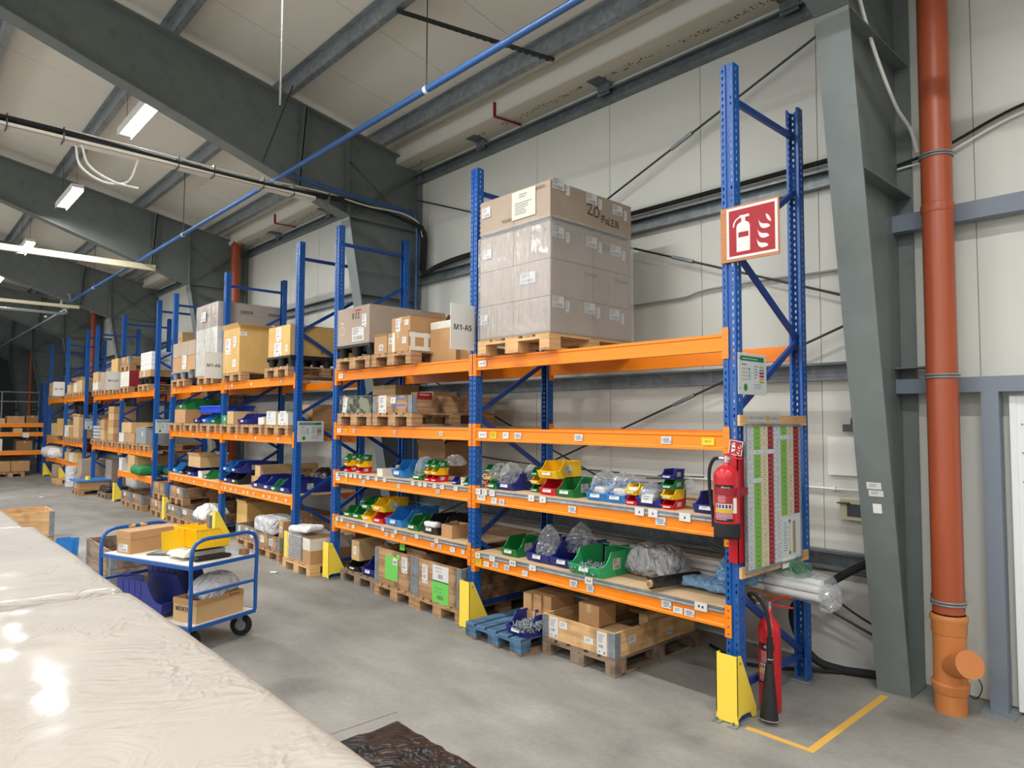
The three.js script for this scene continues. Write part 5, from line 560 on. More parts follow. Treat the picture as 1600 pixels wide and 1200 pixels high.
carton(-9.45, -9.23, y63, 0.03, 0.14, 0.24, 'small green carton right of the middle post on the third level of M1-A6', std(0x3f8a5a, 0.7), { tape: false, cards: [[0.14, 0.08, 0.05, 0.05, 'card']] }); carton(-9.2, -8.94, y63, 0.03, 0.21, 0.4, 'pale brown box left of the long navy bin on the third level of M1-A6', M.cardL); bin('n', 0.4, 0.17, 0.6, -8.57, y63, 0.03, 'long navy bin on the third level of M1-A6', { side: true }); bin('g', 0.3, 0.12, 0.4, -8.2, y63 + 0.1, -0.55, 'dark green bin at the back of the third level of M1-A6'); carton(-8.32, -8.0, y63, -0.5, 0.1, 0.45, 'low carton under the back green bin of M1-A6', M.cardD);
carton(-7.93, -7.72, y63, 0.03, 0.11, 0.22, 'small white box right of the long navy bin on M1-A6', M.cardW, { tape: false }); carton(-7.63, -7.3, y63, 0.03, 0.2, 0.3, 'white box with tilted papers on the third level of M1-A6', M.cardW, { cards: [[0.14, 0.12, 0.2, 0.16, 'sheet']] }); carton(-7.2, -6.87, y63, 0.04, 0.17, 0.3, 'white papered box at the right end of the third level of M1-A6', M.cardW, { cards: [[0.17, 0.1, 0.22, 0.2, 'sheet']] }); carton(-7.25, -6.9, y63, -0.35, 0.3, 0.4, 'brown box behind the papered boxes of M1-A6', M.card);
// second level of M1-A6
const y62 = 0.932; bin('b', 0.3, 0.2, 0.45, -12.08, y62, -0.03, 'light blue bin at the left end of the lower shelf of M1-A6'); bin('k', 0.26, 0.15, 0.4, -11.7, y62, -0.03, 'black bin beside the left light blue bin of M1-A6'); bin('n', 0.4, 0.17, 0.6, -11.2, y62, -0.03, 'navy bin under the open box on the lower shelf of M1-A6', { side: true }); carton(-11.36, -10.72, y62 + 0.172, -0.06, 0.2, 0.5, 'open pale box on the navy bin of M1-A6', M.cardL, { open: 0.3 }); bin('b', 0.3, 0.16, 0.3, -11.05, y62 + 0.2, -0.12, 'light blue bin inside the open box of M1-A6', { card: false }); bin('n', 0.3, 0.15, 0.5, -10.78, y62, -0.1, 'second navy bin under the open box of M1-A6'); carton(-10.72, -10.52, y62, -0.03, 0.12, 0.3, 'small pale plastic box on the lower shelf of M1-A6', M.cardW, { open: 0.05 }); bin('g', 0.24, 0.14, 0.5, -10.34, y62, -0.03, 'dark green bin left of the middle post on the lower shelf of M1-A6', { side: true }); bin('g', 0.3, 0.24, 0.4, -9.9, y62, -0.4, 'dark green bin at the back by the middle post of M1-A6');
bin('n', 0.36, 0.18, 0.5, -9.38, y62, -0.03, 'navy bin under the light blue bin right of the middle post of M1-A6'); bin('b', 0.34, 0.18, 0.5, -9.42, y62 + 0.182, -0.03, 'light blue bin stacked right of the middle post of M1-A6'); bin('n', 0.34, 0.18, 0.6, -9.04, y62 + 0.182, -0.03, 'navy bin stacked beside the upper light blue bin of M1-A6', { side: true }); bin('k', 0.32, 0.18, 0.5, -9.02, y62, -0.03, 'black bin under the stacked navy bin of M1-A6');
carton(-8.56, -8.36, y62 + 0.16, -0.2, 0.17, 1.0, 'long shallow box with a red printed logo on the lower shelf of M1-A6', M.cardL, { tape: false, prints: [[0.72, 0.06, 0.42, 0.1, ink(220, 50, c => { c.font = 'bold 44px sans-serif'; c.fillText('WÜRTH', 48, 42); c.fillRect(6, 10, 30, 12); c.fillRect(6, 28, 30, 10); }, 0x6a2a20), 1]] }); carton(-8.6, -8.34, y62, -0.16, 0.158, 0.9, 'pale box under the long shallow box of M1-A6', M.card);
bin('n', 0.42, 0.19, 0.6, -8.12, y62, -0.03, 'first of three navy bins in the right half of the lower shelf of M1-A6', { side: true }); bin('n', 0.3, 0.18, 0.6, -7.74, y62, -0.03, 'middle of three navy bins in the right half of the lower shelf of M1-A6'); bin('g', 0.19, 0.17, 0.4, -7.48, y62, -0.03, 'dark green bin between two navy bins at the right of M1-A6'); bin('n', 0.4, 0.19, 0.7, -7.16, y62, -0.03, 'rightmost navy bin on the lower shelf of M1-A6', { side: true }); bagOn(-7.25, y62 + 0.05, -0.75, 0.5, 0.26, 0.25, 'black crumpled bag behind the rightmost navy bin of M1-A6', M.blackfoil);
// floor under M1-A6
const cr = (x, y, z, n, l, m, o) => { pallet(x, y, z, 'pallet under the ' + l, m === M.pine ? M.pine : M.wood); collarCrate(x, y + 0.145, z, n, l, m, o); };
cr(-11.85, 0, 0.06, 1, 'grey wooden crate at the left end of the M1-A6 floor', M.old, { cards: [[0.2, 0.12, 0.1, 0.07, 'card'], [0.42, 0.12, 0.14, 0.07, 'card']] }); cr(-11.03, 0, 0.06, 1, 'brown wooden crate second along the M1-A6 floor', M.old, { cards: [[0.3, 0.12, 0.2, 0.08, 'card']] }); cr(-11.84, 0.345, 0.0, 1, 'upper wooden crate stacked at the left of the M1-A6 floor', M.wood, { cards: [[0.5, 0.12, 0.14, 0.09, 'card']] }); cr(-10.21, 0, 0.06, 1, 'wooden crate with film left of the middle guard of M1-A6', M.wood, { cards: [[0.2, 0.12, 0.08, 0.12, 'sheet']] }); bagOn(-10.24, 0.25, -0.12, 0.6, 0.22, 0.5, 'white film bundled in the crate left of the middle guard of M1-A6', M.bagWhite);
cr(-8.28, 0, 0.04, 1, 'grey wooden crate with white tags right of the tall open box', M.old, { cards: [[0.12, 0.1, 0.1, 0.14, 'sheet'], [0.42, 0.12, 0.1, 0.1, 'card'], [0.62, 0.1, 0.12, 0.12, 'card']] }); cr(-7.28, 0, 0.12, 1, 'wooden crate with grey corners under the wrapped parcel', M.wood, { cards: [[0.2, 0.11, 0.12, 0.1, 'card'], [0.5, 0.1, 0.13, 0.1, 'code']] });
carton(-9.15, -8.72, 0.02, -0.15, 0.6, 0.95, 'tall open brown box on the floor behind the trolley', M.cardY, { open: 0.25 }); one('parcel', 'film-wrapped parcel on the crate with grey corners', 'parcel', lump(0.62, 0.22, 0.5, { r: 0.05, n: 20, amp: 0.02, f: 8, ridge: true }), M.bagGrey, [-7.4, 0.46, -0.1]); carton(-7.05, -6.9, 0.3, 0.06, 0.26, 0.24, 'narrow brown box leaning in the crate with grey corners', M.card, { cards: [[0.07, 0.14, 0.08, 0.08, 'code']] });
carton(-8.4, -6.95, 0.345, -0.75, 0.2, 0.28, 'long brown carton lying on the back of the crates of M1-A6', M.cardD); 
// pallet standing in the gap between the first two racks
pallet(-6.15, 0, 0.22, 'new light pallet standing in the gap between the first two racks', M.pine); { const t = thing('wrapped_bundle', 'film-wrapped bundle of grey plates on the light gap pallet', 'bundle', [-6.28, 0.146, -0.05]); for (let i = 0; i < 9; i++) part(t, 'sheet', bx(-0.17, 0.17, i * 0.036, i * 0.036 + 0.03, -0.25, 0.22), i % 2 ? M.grey : M.cardG); part(t, 'film', lump(0.4, 0.35, 0.53, { r: 0.05, n: 26, amp: 0.02, f: 8, ridge: true }), M.bag, [0, 0.175, 0]); }
carton(-6.0, -5.79, 0.146, 0.2, 0.33, 0.6, 'white and brown box on the light gap pallet', M.card, { open: 0.15, prints: [[0.105, 0.25, 0.208, 0.15, M.cardW], [0.3, 0.25, 0.595, 0.15, M.cardW, 1], [0.08, 0.25, 0.07, 0.07, ink(40, 40, c => { c.fillRect(4, 4, 28, 6); c.fillRect(20, 14, 10, 18); }, 0x555555)]] }); one('paper_sack', 'folded white sack on top of the wrapped bundle in the gap', 'sack', lump(0.42, 0.09, 0.3, { r: 0.04, n: 18, amp: 0.02, f: 9 }), M.bagWhite, [-6.2, 0.55, 0.06], [0, 0.2, 0.05]);
carton(-6.5, -5.8, 0.146, -0.45, 0.34, 0.45, 'brown box at the back of the light gap pallet', M.cardD, { cards: [] });
// ---------------------------------------------------------------- M1-A7
const Y7 = 2.612; for (const [x, l] of [[-18.55, 'first pallet from the left on the M1-A7 top level'], [-17.58, 'second pallet from the left on the M1-A7 top level'], [-16.72, 'third pallet on the M1-A7 top level, left of the sign post'], [-15.7, 'fourth pallet on the M1-A7 top level, under the grey carton tower'], [-14.1, 'last pallet on the M1-A7 top level, under the black pallet']]) pallet(x, Y7, 0.07, l);
carton(-18.98, -18.4, Y7 + 0.146, 0.05, 0.22, 0.8, 'white box low at the left of the M1-A7 top level', M.cardW); carton(-18.98, -18.4, Y7 + 0.37, 0.05, 0.26, 0.8, 'brown box high at the left of the M1-A7 top level', M.cardL); carton(-18.1, -17.2, Y7 + 0.146, 0.05, 0.44, 0.9, 'wide brown carton behind the M1-A7 sign', M.cardG); carton(-17.02, -16.4, Y7 + 0.146, 0.05, 0.72, 0.6, 'tan box standing above the M1-A7 sign', M.cardY); carton(-17.25, -17.05, Y7 + 0.59, 0.0, 0.2, 0.3, 'small white box left of the tan box on M1-A7', M.cardW);
{ const t = thing('wrapped_load', 'grey carton tower with a dark red side on M1-A7', 'pallet load', [-15.71, Y7 + 0.146, -0.5]); for (let k = 0; k < 2; k++) for (let i = 0; i < 3; i++) part(t, 'carton', bx(-0.39 + i * 0.26, -0.135 + i * 0.26, k * 0.18, k * 0.18 + 0.177, -0.55, 0.55), M.cardW); part(t, 'side_sheet', bx(0.392, 0.4, 0, 0.36, -0.55, 0.55), M.redDark); } pallet(-15.7, Y7 + 0.51, 0.06, 'pallet on top of the grey carton tower of M1-A7'); collarCrate(-15.7, Y7 + 0.656, 0.06, 1, 'wooden crate on the upper pallet of M1-A7', M.wood);
blackPallet(-14.1, Y7 + 0.146, 0.06, 'black plastic pallet under the white paper stack of M1-A7'); carton(-14.5, -13.62, Y7 + 0.3, 0.05, 0.15, 1.1, 'brown carton base under the white paper stack of M1-A7', M.card, { cards: [[0.4, 0.075, 0.1, 0.13, 'sheet']] }); { const t = thing('paper_stack', 'stack of white wrapped paper reams on M1-A7', 'stack', [-14.06, Y7 + 0.45, -0.5]); for (let i = 0; i < 8; i++) part(t, 'ream', bx(-0.42 + 0.01 * (i % 3), 0.42 - 0.01 * (i % 2), i * 0.05, i * 0.05 + 0.046, 0.0, 0.53), i % 2 ? M.white : M.offwhite); } carton(-14.2, -13.62, Y7 + 0.455, -0.53, 0.56, 0.5, 'brown box behind the white paper stack of M1-A7', M.cardD); carton(-13.95, -13.65, Y7 + 1.02, -0.58, 0.3, 0.3, 'small brown box with blue print at the right end of M1-A7', M.cardL, { prints: [[0.15, 0.15, 0.12, 0.12, ink(40, 40, c => { c.font = 'bold 34px sans-serif'; c.fillText('B', 8, 32); }, 0x30407a)]] });
const y73 = 1.299; for (let i = 0; i < 3; i++) { pallet(-18.6 + i * 0.93, y73, 0.05, `${['left', 'middle', 'right'][i]} pallet in the left bay, middle level of M1-A7`); pallet(-15.8 + i * 0.93, y73, 0.05, `${['left', 'middle', 'right'][i]} pallet in the right bay, middle level of M1-A7`); }
{ const t = thing('mesh_crate', 'grey plastic crate on the middle level of M1-A7', 'crate', [-18.6, y73 + 0.146, -0.5]); part(t, 'body', bx(-0.38, 0.38, 0, 0.36, -0.5, 0.5), M.grey); for (let i = 0; i < 4; i++) part(t, 'rib', bx(-0.39, 0.39, 0.04 + i * 0.09, 0.06 + i * 0.09, -0.51, 0.51), M.offwhite); }
carton(-18.02, -17.6, y73 + 0.146, 0.03, 0.26, 0.5, 'lower brown box right of the grey plastic crate on M1-A7', M.cardL); carton(-18.0, -17.62, y73 + 0.41, 0.03, 0.26, 0.5, 'upper brown box right of the grey plastic crate on M1-A7', M.card); for (let k = 0; k < 5; k++) carton(-17.24 + 0.02 * (k % 2), -16.7, y73 + 0.146 + k * 0.172, 0.03, 0.168, 0.5, `${['lowest', 'second', 'third', 'fourth', 'topmost'][k]} carton of the tall stack at the middle post of M1-A7`, k % 2 ? M.cardL : M.card);
carton(-16.14, -15.72, y73 + 0.146, 0.03, 0.22, 0.4, 'white carton low in the right bay of M1-A7', M.cardW); carton(-15.5, -14.8, y73 + 0.146, 0.03, 0.22, 0.5, 'brown carton low in the right bay of M1-A7', M.card); carton(-16.05, -15.2, y73 + 0.37, 0.0, 0.24, 1.0, 'large pale box on the low cartons of M1-A7', M.cardL); { const t = thing('mesh_crate', 'grey crate with a tilted lid at the right of M1-A7', 'crate', [-14.3, y73 + 0.146, -0.5]); part(t, 'body', bx(-0.4, 0.36, 0, 0.36, -0.5, 0.52), M.grey); part(t, 'lid', bx(-0.42, 0.4, 0, 0.015, -0.5, 0.5), M.cardL, [0.02, 0.39, 0], [0.06, 0, 0.05]); decal(t, 'tag', 0.1, 0.1, P.card, [0.1, 0.22, 0.522]); }
const y72 = 0.762; carton(-16.18, -15.92, y72, 0.0, 0.3, 0.4, 'white box on the lower shelf of M1-A7', M.cardW); carton(-15.4, -14.85, y72, 0.0, 0.2, 0.9, 'pale box on the lower shelf of M1-A7', M.cardL); carton(-15.38, -14.85, y72 + 0.2, 0.0, 0.2, 0.9, 'open pale box on top of the pale box of M1-A7', M.cardL, { open: 0.2 }); for (const [x, z, q, l] of [[-14.3, -0.1, 0.7, 'front'], [-13.9, -0.6, 0.9, 'back']]) one('tarpaulin', `folded green tarpaulin, ${l} one on the lower shelf of M1-A7`, 'tarpaulin', lump(q, 0.2, 0.5, { r: 0.09, n: 20, amp: 0.03, f: 5 }), M.greenTarp, [x, y72 + 0.1, z]);
{ const t = thing('white_drum', 'tall white sack standing under the middle level of M1-A7', 'sack', [-17.3, 0.146, -0.76]); part(t, 'body', lump(0.76, 0.95, 0.55, { r: 0.14, n: 24, amp: 0.02, f: 3 }), M.bagWhite, [0, 0.49, 0]); }
cr(-15.15, 0, 0.08, 1, 'grey crate at the left of the right bay on the M1-A7 floor', M.old, { cards: [[0.3, 0.12, 0.16, 0.07, 'card']] }); cr(-14.28, 0, 0.08, 1, 'second grey crate on the M1-A7 floor', M.old, { cards: [[0.2, 0.14, 0.1, 0.06, 'card']] }); cr(-12.9, 0, 0.06, 1, 'brown crate low in the gap left of M1-A6', M.wood, { cards: [[0.4, 0.12, 0.1, 0.1, 'card']] }); cr(-12.9, 0.345, 0.02, 1, 'brown crate stacked high in the gap left of M1-A6', M.wood, {}); carton(-15.5, -13.95, 0.345, -0.5, 0.2, 0.45, 'long brown carton lying on the crates of the M1-A7 floor', M.cardD);
pallet(-17.3, 0, 0.12, 'dark pallet with black goods on the M1-A7 floor', M.old); one('black_goods', 'flat black wrapped goods on the dark pallet of M1-A7', 'goods', lump(0.76, 0.14, 0.5, { r: 0.05, n: 16, amp: 0.02, f: 6 }), M.blackfoil, [-17.3, 0.226, -0.16]);
pallet(-18.6, 0, 0.45, 'pallet sticking out under the box with the blue lid', M.wood); carton(-18.96, -18.24, 0.146, 0.42, 0.2, 0.7, 'brown box with a white tag under the blue lid', M.card, { cards: [[0.25, 0.1, 0.12, 0.18, 'sheet']] }); one('blue_tray', 'bright blue flat lid on the brown box in the aisle', 'lid', bx(-0.42, 0.42, 0, 0.04, -0.4, 0.4), M.binBlue, [-18.6, 0.35, 0.1]); one('tape_roll', 'small yellow roll standing on the bright blue lid', 'roll', cyl(0.06, 0.09, 14), M.yellow, [-18.4, 0.436, 0.2]); for (let k = 0; k < 2; k++) carton(-18.95 + 0.05 * k, -18.25, 0.147 + k * 0.372, -0.31, 0.37, 0.42, `${k ? 'upper' : 'lower'} wrapped carton behind the box with the blue lid`, M.cardG);
// ---------------------------------------------------------------- M1-A8
const Y8 = 2.622, y83 = 1.289, y82 = 0.697; let q8 = 0; const ord = ['first', 'second', 'third', 'fourth', 'fifth', 'sixth'];
for (const x of [-25.2, -24.25, -22.45, -21.6, -20.72]) { pallet(x, Y8, 0.05, `${ord[q8]} pallet from the left on the M1-A8 top level`); pallet(x, y83, 0.05, `${ord[q8]} pallet from the left on the middle level of M1-A8`); q8++; }
carton(-25.5, -24.85, Y8 + 0.146, 0.04, 0.42, 0.6, 'pale box at the left of the M1-A8 top level', M.cardL); carton(-24.6, -23.9, Y8 + 0.146, -0.05, 0.4, 0.6, 'brown box behind the M1-A8 sign', M.cardG); carton(-22.7, -22.2, Y8 + 0.146, 0.0, 0.26, 0.5, 'pale box right of the M1-A8 sign', M.cardL); carton(-21.75, -21.3, Y8 + 0.146, 0.0, 0.3, 0.5, 'white box on the M1-A8 top level', M.cardW); carton(-21.1, -20.45, Y8 + 0.146, 0.03, 0.34, 0.6, 'pale box at the right end of the M1-A8 top level', M.cardL); carton(-24.4, -23.0, Y8 + 0.55, -0.4, 0.16, 0.4, 'long brown box lying high at the back of M1-A8', M.card);
carton(-24.85, -24.2, y83 + 0.146, 0.04, 0.4, 0.6, 'pale carton at the left of the middle level of M1-A8', M.cardL); carton(-23.9, -23.3, y83 + 0.146, 0.04, 0.55, 0.6, 'tall pale carton left of the middle post of M1-A8', M.cardY); carton(-22.65, -22.1, y83 + 0.146, 0.04, 0.35, 0.5, 'white and brown carton right of the middle post of M1-A8', M.cardW); carton(-22.0, -21.5, y83 + 0.146, 0.04, 0.3, 0.5, 'brown carton in the right bay of M1-A8', M.card); carton(-21.4, -20.6, y83 + 0.146, 0.04, 0.6, 0.8, 'large brown carton with open top at the right of M1-A8', M.cardL, { open: 0.3 }); carton(-22.2, -21.5, y83 + 0.5, -0.1, 0.24, 0.5, 'grey brown carton tilted on the cartons of M1-A8', M.cardG); { const t = thing('black_tub', 'black tub on the cartons at the back of M1-A8', 'tub', [-21.4, y83 + 0.76, -0.4]); part(t, 'body', (() => { const g = new THREE.CylinderGeometry(0.42, 0.34, 0.32, 4); g.rotateY(Math.PI / 4); return g; })(), M.black, [0, 0.16, 0]); part(t, 'rim', bx(-0.32, 0.32, 0.31, 0.335, -0.32, 0.32), M.black); }
one('plastic_bag', 'white plastic sack spilling from the lower shelf of M1-A8', 'bag', lump(1.6, 0.34, 0.7, { r: 0.15, n: 22, amp: 0.06, f: 4, ridge: true }), M.bagWhite, [-24.85, y82 + 0.17, -0.15]); for (const [x, l] of [[-22.35, 'left'], [-21.7, 'middle'], [-21.0, 'right']]) { carton(x - 0.25, x + 0.25, y82, 0.02, 0.26, 0.5, `${l} carton on the lower shelf of M1-A8`, l === 'middle' ? M.cardW : M.cardY); }
pallet(-23.9, 0, 0.1, 'pallet under the pink-brown carton on the M1-A8 floor'); carton(-24.25, -23.55, 0.146, 0.08, 0.36, 0.7, 'pink-brown carton on the M1-A8 floor', M.cardG); pallet(-22.4, 0, 0.3, 'light pallet in front of the M1-A8 guard', M.pine); { const t = thing('film_roll', 'upright grey film roll on the M1-A8 floor', 'roll', [-21.25, 0, 0.0]); part(t, 'roll', cyl(0.22, 0.6, 20), M.bagGrey, [0, 0.3, 0]); part(t, 'core', cyl(0.05, 0.61, 12), M.cardD, [0, 0.306, 0]); }
carton(-20.06, -19.4, 0.0, 0.2, 0.44, 0.7, 'lower large wrapped carton right of the grey film roll', M.cardG); carton(-20.02, -19.45, 0.442, 0.15, 0.42, 0.6, 'upper large wrapped carton right of the grey film roll', M.cardG);
// cross rack at the end of the aisle
{
  const t = thing('pallet_rack', 'low shelf rack standing across the end of the aisle', 'rack', [-26.6, 0, 0.0], Math.PI / 2); const posts = [0.05, -2.75, -5.55];
  const s = 3.28 / PH; for (const x of posts) for (const z of [0, -1.1]) { const u = part(t, 'upright', UP, M.blue, [x, 0, z], z ? [0, Math.PI, 0] : undefined); u.scale.y = s; } for (const x of posts) for (const [a, b] of [[0.2, 0.9], [0.9, 1.6], [1.6, 2.3], [2.3, 3.0]]) part(t, 'brace', bar([x, a, -0.06], [x, b, -1.04], 0.028, 0.045), M.blueDark);
  for (let i = 0; i < 2; i++) for (const y of [0.72, 1.36, 1.68]) for (const z of [0, -1.1]) part(t, 'beam', beamGeo(2.7), M.orange, [posts[i + 1] + 0.05 + (z ? 2.7 : 0), y, z], z ? [0, Math.PI, 0] : undefined);
  for (let i = 0; i < 2; i++) for (const y of [0.72, 1.36, 1.68]) part(t, 'deck_board', bx(posts[i + 1] + 0.05, posts[i] - 0.05, y + 0.123, y + 0.14, -1.08, -0.02), M.chip);
  const put = (z0, z1, y, h, l, m) => { const q = carton(0, z1 - z0, y, 0, h, 0.5, l, m); q.rotation.y = Math.PI / 2; q.position.set(-26.9, y, (z0 + z1) / 2); };
  put(0.15, 0.5, 1.821, 0.26, 'dark brown carton at the right end of the top of the cross rack', M.cardD); put(0.55, 1.05, 1.821, 0.24, 'brown carton second from right on top of the cross rack', M.card); put(1.1, 1.5, 1.821, 0.16, 'flat pale carton on top of the cross rack', M.cardL); put(1.6, 2.3, 1.821, 0.24, 'pale carton left on top of the cross rack', M.cardL); put(0.3, 0.75, 0.861, 0.34, 'dark brown carton on the middle board of the cross rack', M.cardD); put(1.15, 1.7, 0.861, 0.42, 'white carton with green print on the cross rack', M.cardW); put(0.6, 0.85, 1.501, 0.14, 'pale small carton on the cross rack', M.cardL); put(1.3, 1.6, 1.501, 0.1, 'tan small carton on the cross rack', M.card); decal(one('white_note', 'white note hanging on the cross rack beam', 'note', new THREE.BoxGeometry(0.18, 0.16, 0.002), M.paper, [-26.59, 1.4, 0.5], [0, Math.PI / 2, 0]), 'lines', 0.1, 0.05, P.card, [0, 0, 0.002]);
  for (let i = 0; i < 3; i++) put(0.35 + i * 0.55, 0.88 + i * 0.55, 0.146, 0.36, `${['right', 'middle', 'left'][i]} of three long cartons on the floor of the cross rack`, M.card); const p = pallet(-26.6, 0, 0.6, 'pallet under the long cartons of the cross rack', M.wood); p.rotation.y = Math.PI / 2; p.position.set(-26.75, 0, 0.95);
  const rl = thing('railing', 'grey steel railing beyond the cross rack', 'railing'); for (const y of [2.6, 2.95]) part(rl, 'rail', rod([-28.6, y, -0.4], [-28.6, y, 6], 0.024, 8), M.grey); for (const z of [-0.3, 1.0, 2.3]) part(rl, 'post', rod([-28.6, 0, z], [-28.6, 2.95, z], 0.024, 8), M.grey);
}
// ---------------------------------------------------------------- things in the aisle
{
  // platform trolley: local x along its length, near end at x = 0
  const ang = Math.atan2(0.333, 0.943); const t = thing('platform_trolley', 'blue two-shelf trolley with hoop handles in the aisle', 'trolley', [-3.71, 0, 2.32], 0); t.rotation.y = Math.PI + ang; // local +x points away along the cart, +z across
  const L = 1.26, W = 0.69, r = 0.017;
  const hoop = x => tube([[x, 0.24, 0], [x, 0.5, 0], [x, 0.86, 0], [x, 0.93, 0.03], [x, 0.962, 0.1], [x, 0.965, W / 2], [x, 0.962, W - 0.1], [x, 0.93, W - 0.03], [x, 0.86, W], [x, 0.5, W], [x, 0.24, W]], r, 90, 12);
  part(t, 'hoop_handle', hoop(0), M.blue); const fh = part(t, 'hoop_handle', hoop(L), M.blue); for (const z of [0.28, 0.4]) part(fh, 'stripe', rod([L, 0.965, z - 0.035], [L, 0.965, z + 0.035], r + 0.001, 12), M.tape);
  for (const [y, n] of [[0.75, 'shelf'], [0.24, 'base_shelf']]) { part(t, n + '_frame', merge([bx(0, L, y - 0.03, y, -0.012, 0.012), bx(0, L, y - 0.03, y, W - 0.012, W + 0.012), bx(-0.012, 0.012, y - 0.03, y, 0, W), bx(L - 0.012, L + 0.012, y - 0.03, y, 0, W)]), M.blue); part(t, n + '_board', bx(0.012, L - 0.012, y - 0.012, y + 0.004, 0.012, W - 0.012), M.offwhite); }
  part(t, 'cross_bar', rod([0, 0.51, 0], [0, 0.51, W], 0.014, 10), M.blue); part(t, 'cross_bar', rod([L, 0.51, 0], [L, 0.51, W], 0.014, 10), M.blue);
  for (const x of [0.1, L - 0.1]) for (const z of [0.07, W - 0.07]) { const c = part(t, 'caster_fork', merge([bx(-0.03, 0.03, 0.2, 0.21, -0.04, 0.04), bx(-0.025, 0.025, 0.08, 0.2, -0.034, -0.03), bx(-0.025, 0.025, 0.08, 0.2, 0.03, 0.034)]), M.galv, [x, 0, z], [0, 0.5, 0]); part(c, 'wheel', lathe([[0.05, -0.02], [0.085, -0.022], [0.098, -0.012], [0.1, 0], [0.098, 0.012], [0.085, 0.022], [0.05, 0.02]], 28), M.rubber, [0, 0.1, 0], [Math.PI / 2, 0, 0]); part(c, 'hub', cyl(0.055, 0.03, 20), M.grey, [0, 0.1, 0], [Math.PI / 2, 0, 0]); }
  // goods on it, placed in the trolley's frame
  const put = (g, x, y, z, turn = 0) => { const a = Math.PI + ang, c = Math.cos(a), s = Math.sin(a); g.position.set(-3.71 + x * c + z * s, y, 2.32 - x * s + z * c); g.rotation.y = a + turn; return g; };
  put(carton(0, 0.2, 0, 0, 0.2, 0.52, 'long closed brown box on the far end of the trolley shelf', M.card, { tape: false, cards: [], prints: [] }), L - 0.2, 0.756, 0.34, Math.PI); { const d = scene.children[scene.children.length - 1]; decal(d, 'paper_label', 0.13, 0.07, P.shipping, [0, 0.05, 0.2618]); part(d, 'lid_rim', bx(-0.103, 0.103, 0.13, 0.202, -0.263, 0.263), M.card); }
  const tb = thing('tablet', 'flat grey clipboard lying on the trolley shelf', 'clipboard'); part(tb, 'board', bx(-0.11, 0.11, 0, 0.01, -0.15, 0.15), M.darkgrey); part(tb, 'sheet', bx(-0.08, 0.08, 0.01, 0.012, -0.1, 0.1), M.grey); put(tb, L - 0.52, 0.757, 0.3, 0.4);
  const sc = thing('weighing_scale', 'grey bench scale under the yellow bin on the trolley', 'scale'); part(sc, 'base', bx(-0.16, 0.16, 0.03, 0.07, -0.15, 0.15), M.offwhite); part(sc, 'plate', bx(-0.17, 0.17, 0.085, 0.1, -0.17, 0.16), M.galv); part(sc, 'display', prism([[0, 0.03], [0.09, 0.03], [0.02, 0.1], [0, 0.1]], 0.3).rotateY(-Math.PI / 2).translate(0.15, 0, 0.15), M.offwhite); part(sc, 'panel', bx(-0.12, 0.12, -0.001, 0.001, -0.035, 0.035), M.greyblue, [0, 0.068, 0.2], [0.8, 0, 0]); for (const a of [-0.13, 0.13]) for (const b of [-0.12, 0.12]) part(sc, 'foot', cyl(0.018, 0.03, 12), M.black, [a, 0.015, b]); sc.position.set(-4.16, 0.756, 2.1); sc.rotation.y = 0.18;
  const yb = bin('y', 0.42, 0.17, 0.33, 0, 0, 0, 'yellow bin standing on the scale on the trolley', { card: false }); decal(yb, 'label_card', 0.11, 0.075, P.shipping, [0.1, 0.11, -0.3365], Math.PI); yb.position.set(-4.17, 0.857, 1.93); yb.rotation.y = Math.PI + 0.15;
  put(one('black_bag', 'flat black pouch lying on the near end of the trolley shelf', 'pouch', lump(0.34, 0.035, 0.12, { r: 0.016, n: 14, amp: 0.006, f: 9 }), M.black), 0.14, 0.775, 0.3, 1.4); put(one('tape_roll', 'clear tape roll beside a brown tape roll on the trolley', 'roll', cyl(0.05, 0.05, 24), M.bag), 0.1, 0.782, 0.52); put(one('tape_roll', 'brown tape roll on the near end of the trolley', 'roll', cyl(0.045, 0.05, 24), M.cardD), 0.06, 0.782, 0.6); put(one('plastic_bag', 'crumpled clear film on the trolley behind the yellow bin', 'bag', lump(0.3, 0.08, 0.2, { r: 0.03, n: 14, amp: 0.02, f: 12, ridge: true }), M.bag), 0.28, 0.797, 0.56);
  const wb = carton(0, 0.3, 0, 0, 0.2, 0.5, 'brown open box with dark red lettering on the trolley base', M.cardL, { open: 0.05, prints: [] }); part(wb, 'lid_rim', merge([bx(-0.152, 0.152, 0.15, 0.2, 0.249, 0.253), bx(0.149, 0.153, 0.15, 0.2, -0.25, 0.25)]), M.card); decal(wb, 'print', 0.22, 0.06, ink(200, 54, c => { c.font = 'bold 48px sans-serif'; c.fillText('WÜRTH', 8, 44); }, 0x3a2a22), [-0.02, 0.11, 0.2518]); decal(wb, 'print', 0.13, 0.03, ink(130, 30, c => { c.font = 'bold 24px sans-serif'; c.fillText('WÜRTH', 34, 24); c.fillRect(4, 4, 22, 10); c.fillRect(4, 17, 22, 7); }, 0x9a2a20), [0.1545, 0.178, -0.15], Math.PI / 2); put(wb, 0.18, 0.246, 0.33, -Math.PI / 2 - 0.0); wb.rotation.y = Math.PI / 2 + ang - Math.PI / 2 + 0.0;
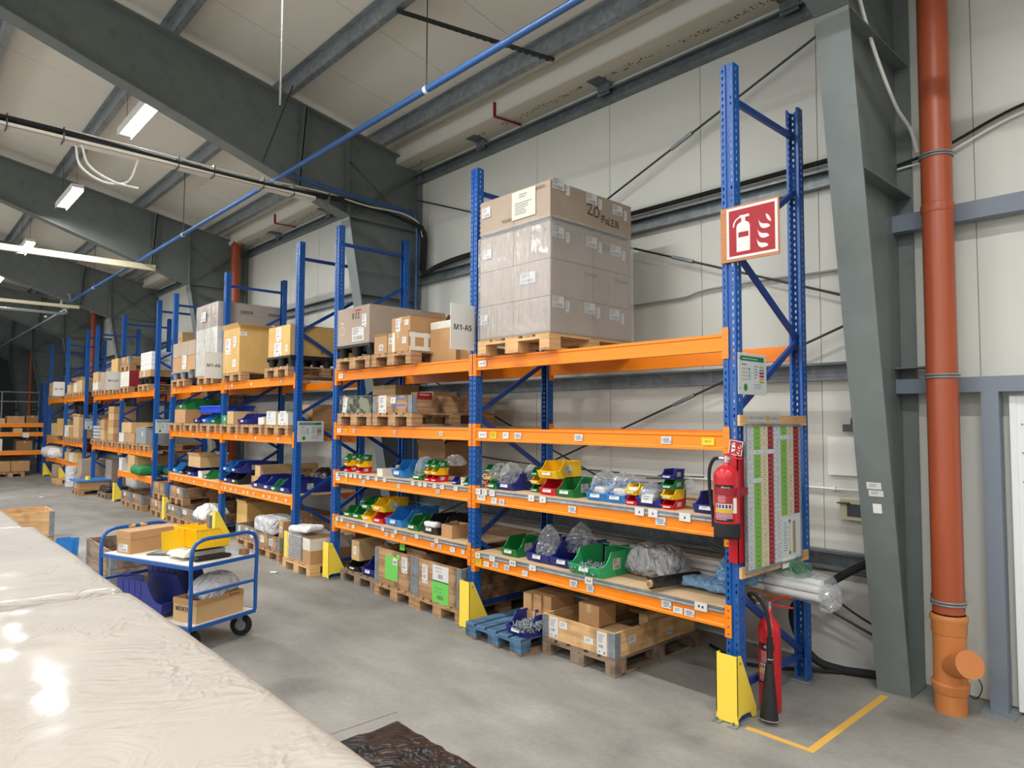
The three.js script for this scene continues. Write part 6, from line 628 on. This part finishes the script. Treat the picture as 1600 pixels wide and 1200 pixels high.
  put(one('plastic_bag', 'grey plastic sack resting in the open box on the trolley', 'bag', lump(0.3, 0.2, 0.44, { r: 0.08, n: 20, amp: 0.03, f: 8, ridge: true, squash: 0.3 }), M.bagGrey), 0.2, 0.5, 0.4, 0.3);
  // navy crates standing beside the trolley
  const nb = thing('large_bin', 'large navy bin on the near side of the trolley base', 'bin'); part(nb, 'body', binGeo(0.31, 0.3, 0.64), M.binNavy); put(nb, 0.42, 0.246, 0.19, -Math.PI / 2); const nb2 = thing('large_bin', 'taller navy bin at the back of the trolley base', 'bin'); part(nb2, 'body', binGeo(0.28, 0.36, 0.6), M.binNavy); put(nb2, 0.52, 0.246, 0.51, -Math.PI / 2);
  // crates left of the trolley
  collarCrate(-6.75, 0.145, 2.38, 2, 'two-collar weathered crate in the aisle behind the trolley', M.old, { wd: 1.2, dp: 0.8 }); { const p = pallet(-6.75, 0, 2.58, 'pallet under the weathered crate behind the trolley', M.old); p.rotation.y = Math.PI / 2; }
  collarCrate(-10.9, 0.145, 3.4, 2, 'two-collar light crate far left in the aisle', M.pine); pallet(-10.9, 0, 3.4, 'pallet under the light crate far left in the aisle', M.wood); bin('b', 0.2, 0.26, 0.25, -9.35, 0, 2.42, 'light blue bin half hidden behind the wrapped blocks');
}
// foreground: foil-wrapped blocks, close to the camera
{
  const blk = (x0, x1, z0, z1, h, s, label) => one('wrapped_block', label, 'wrapped goods', lump(x1 - x0, h, z1 - z0, { r: 0.04, n: 110, amp: 0.009, f: 1.5, s }), M.foil, [(x0 + x1) / 2, h / 2, (z0 + z1) / 2], undefined, 'foil-wrapped blocks');
  blk(-0.07, 2.02, 3.69, 4.85, 1.45, 5, 'nearest cream foil-wrapped block, filling the bottom left'); blk(-1.86, -0.1, 3.695, 4.85, 1.455, 9, 'middle cream foil-wrapped block beyond the seam'); blk(-3.62, -1.88, 3.73, 4.85, 1.45, 14, 'farthest cream foil-wrapped block at the left edge');
  one('black_wrapped_goods', 'black film-wrapped goods at the bottom edge of the photo', 'wrapped goods', lump(1.2, 0.62, 0.75, { r: 0.03, n: 60, amp: 0.01, f: 6, s: 4, ridge: true }), M.blackfoil, [0.32, 0.32, 2.88]);
}
renderer.render(scene, camera);
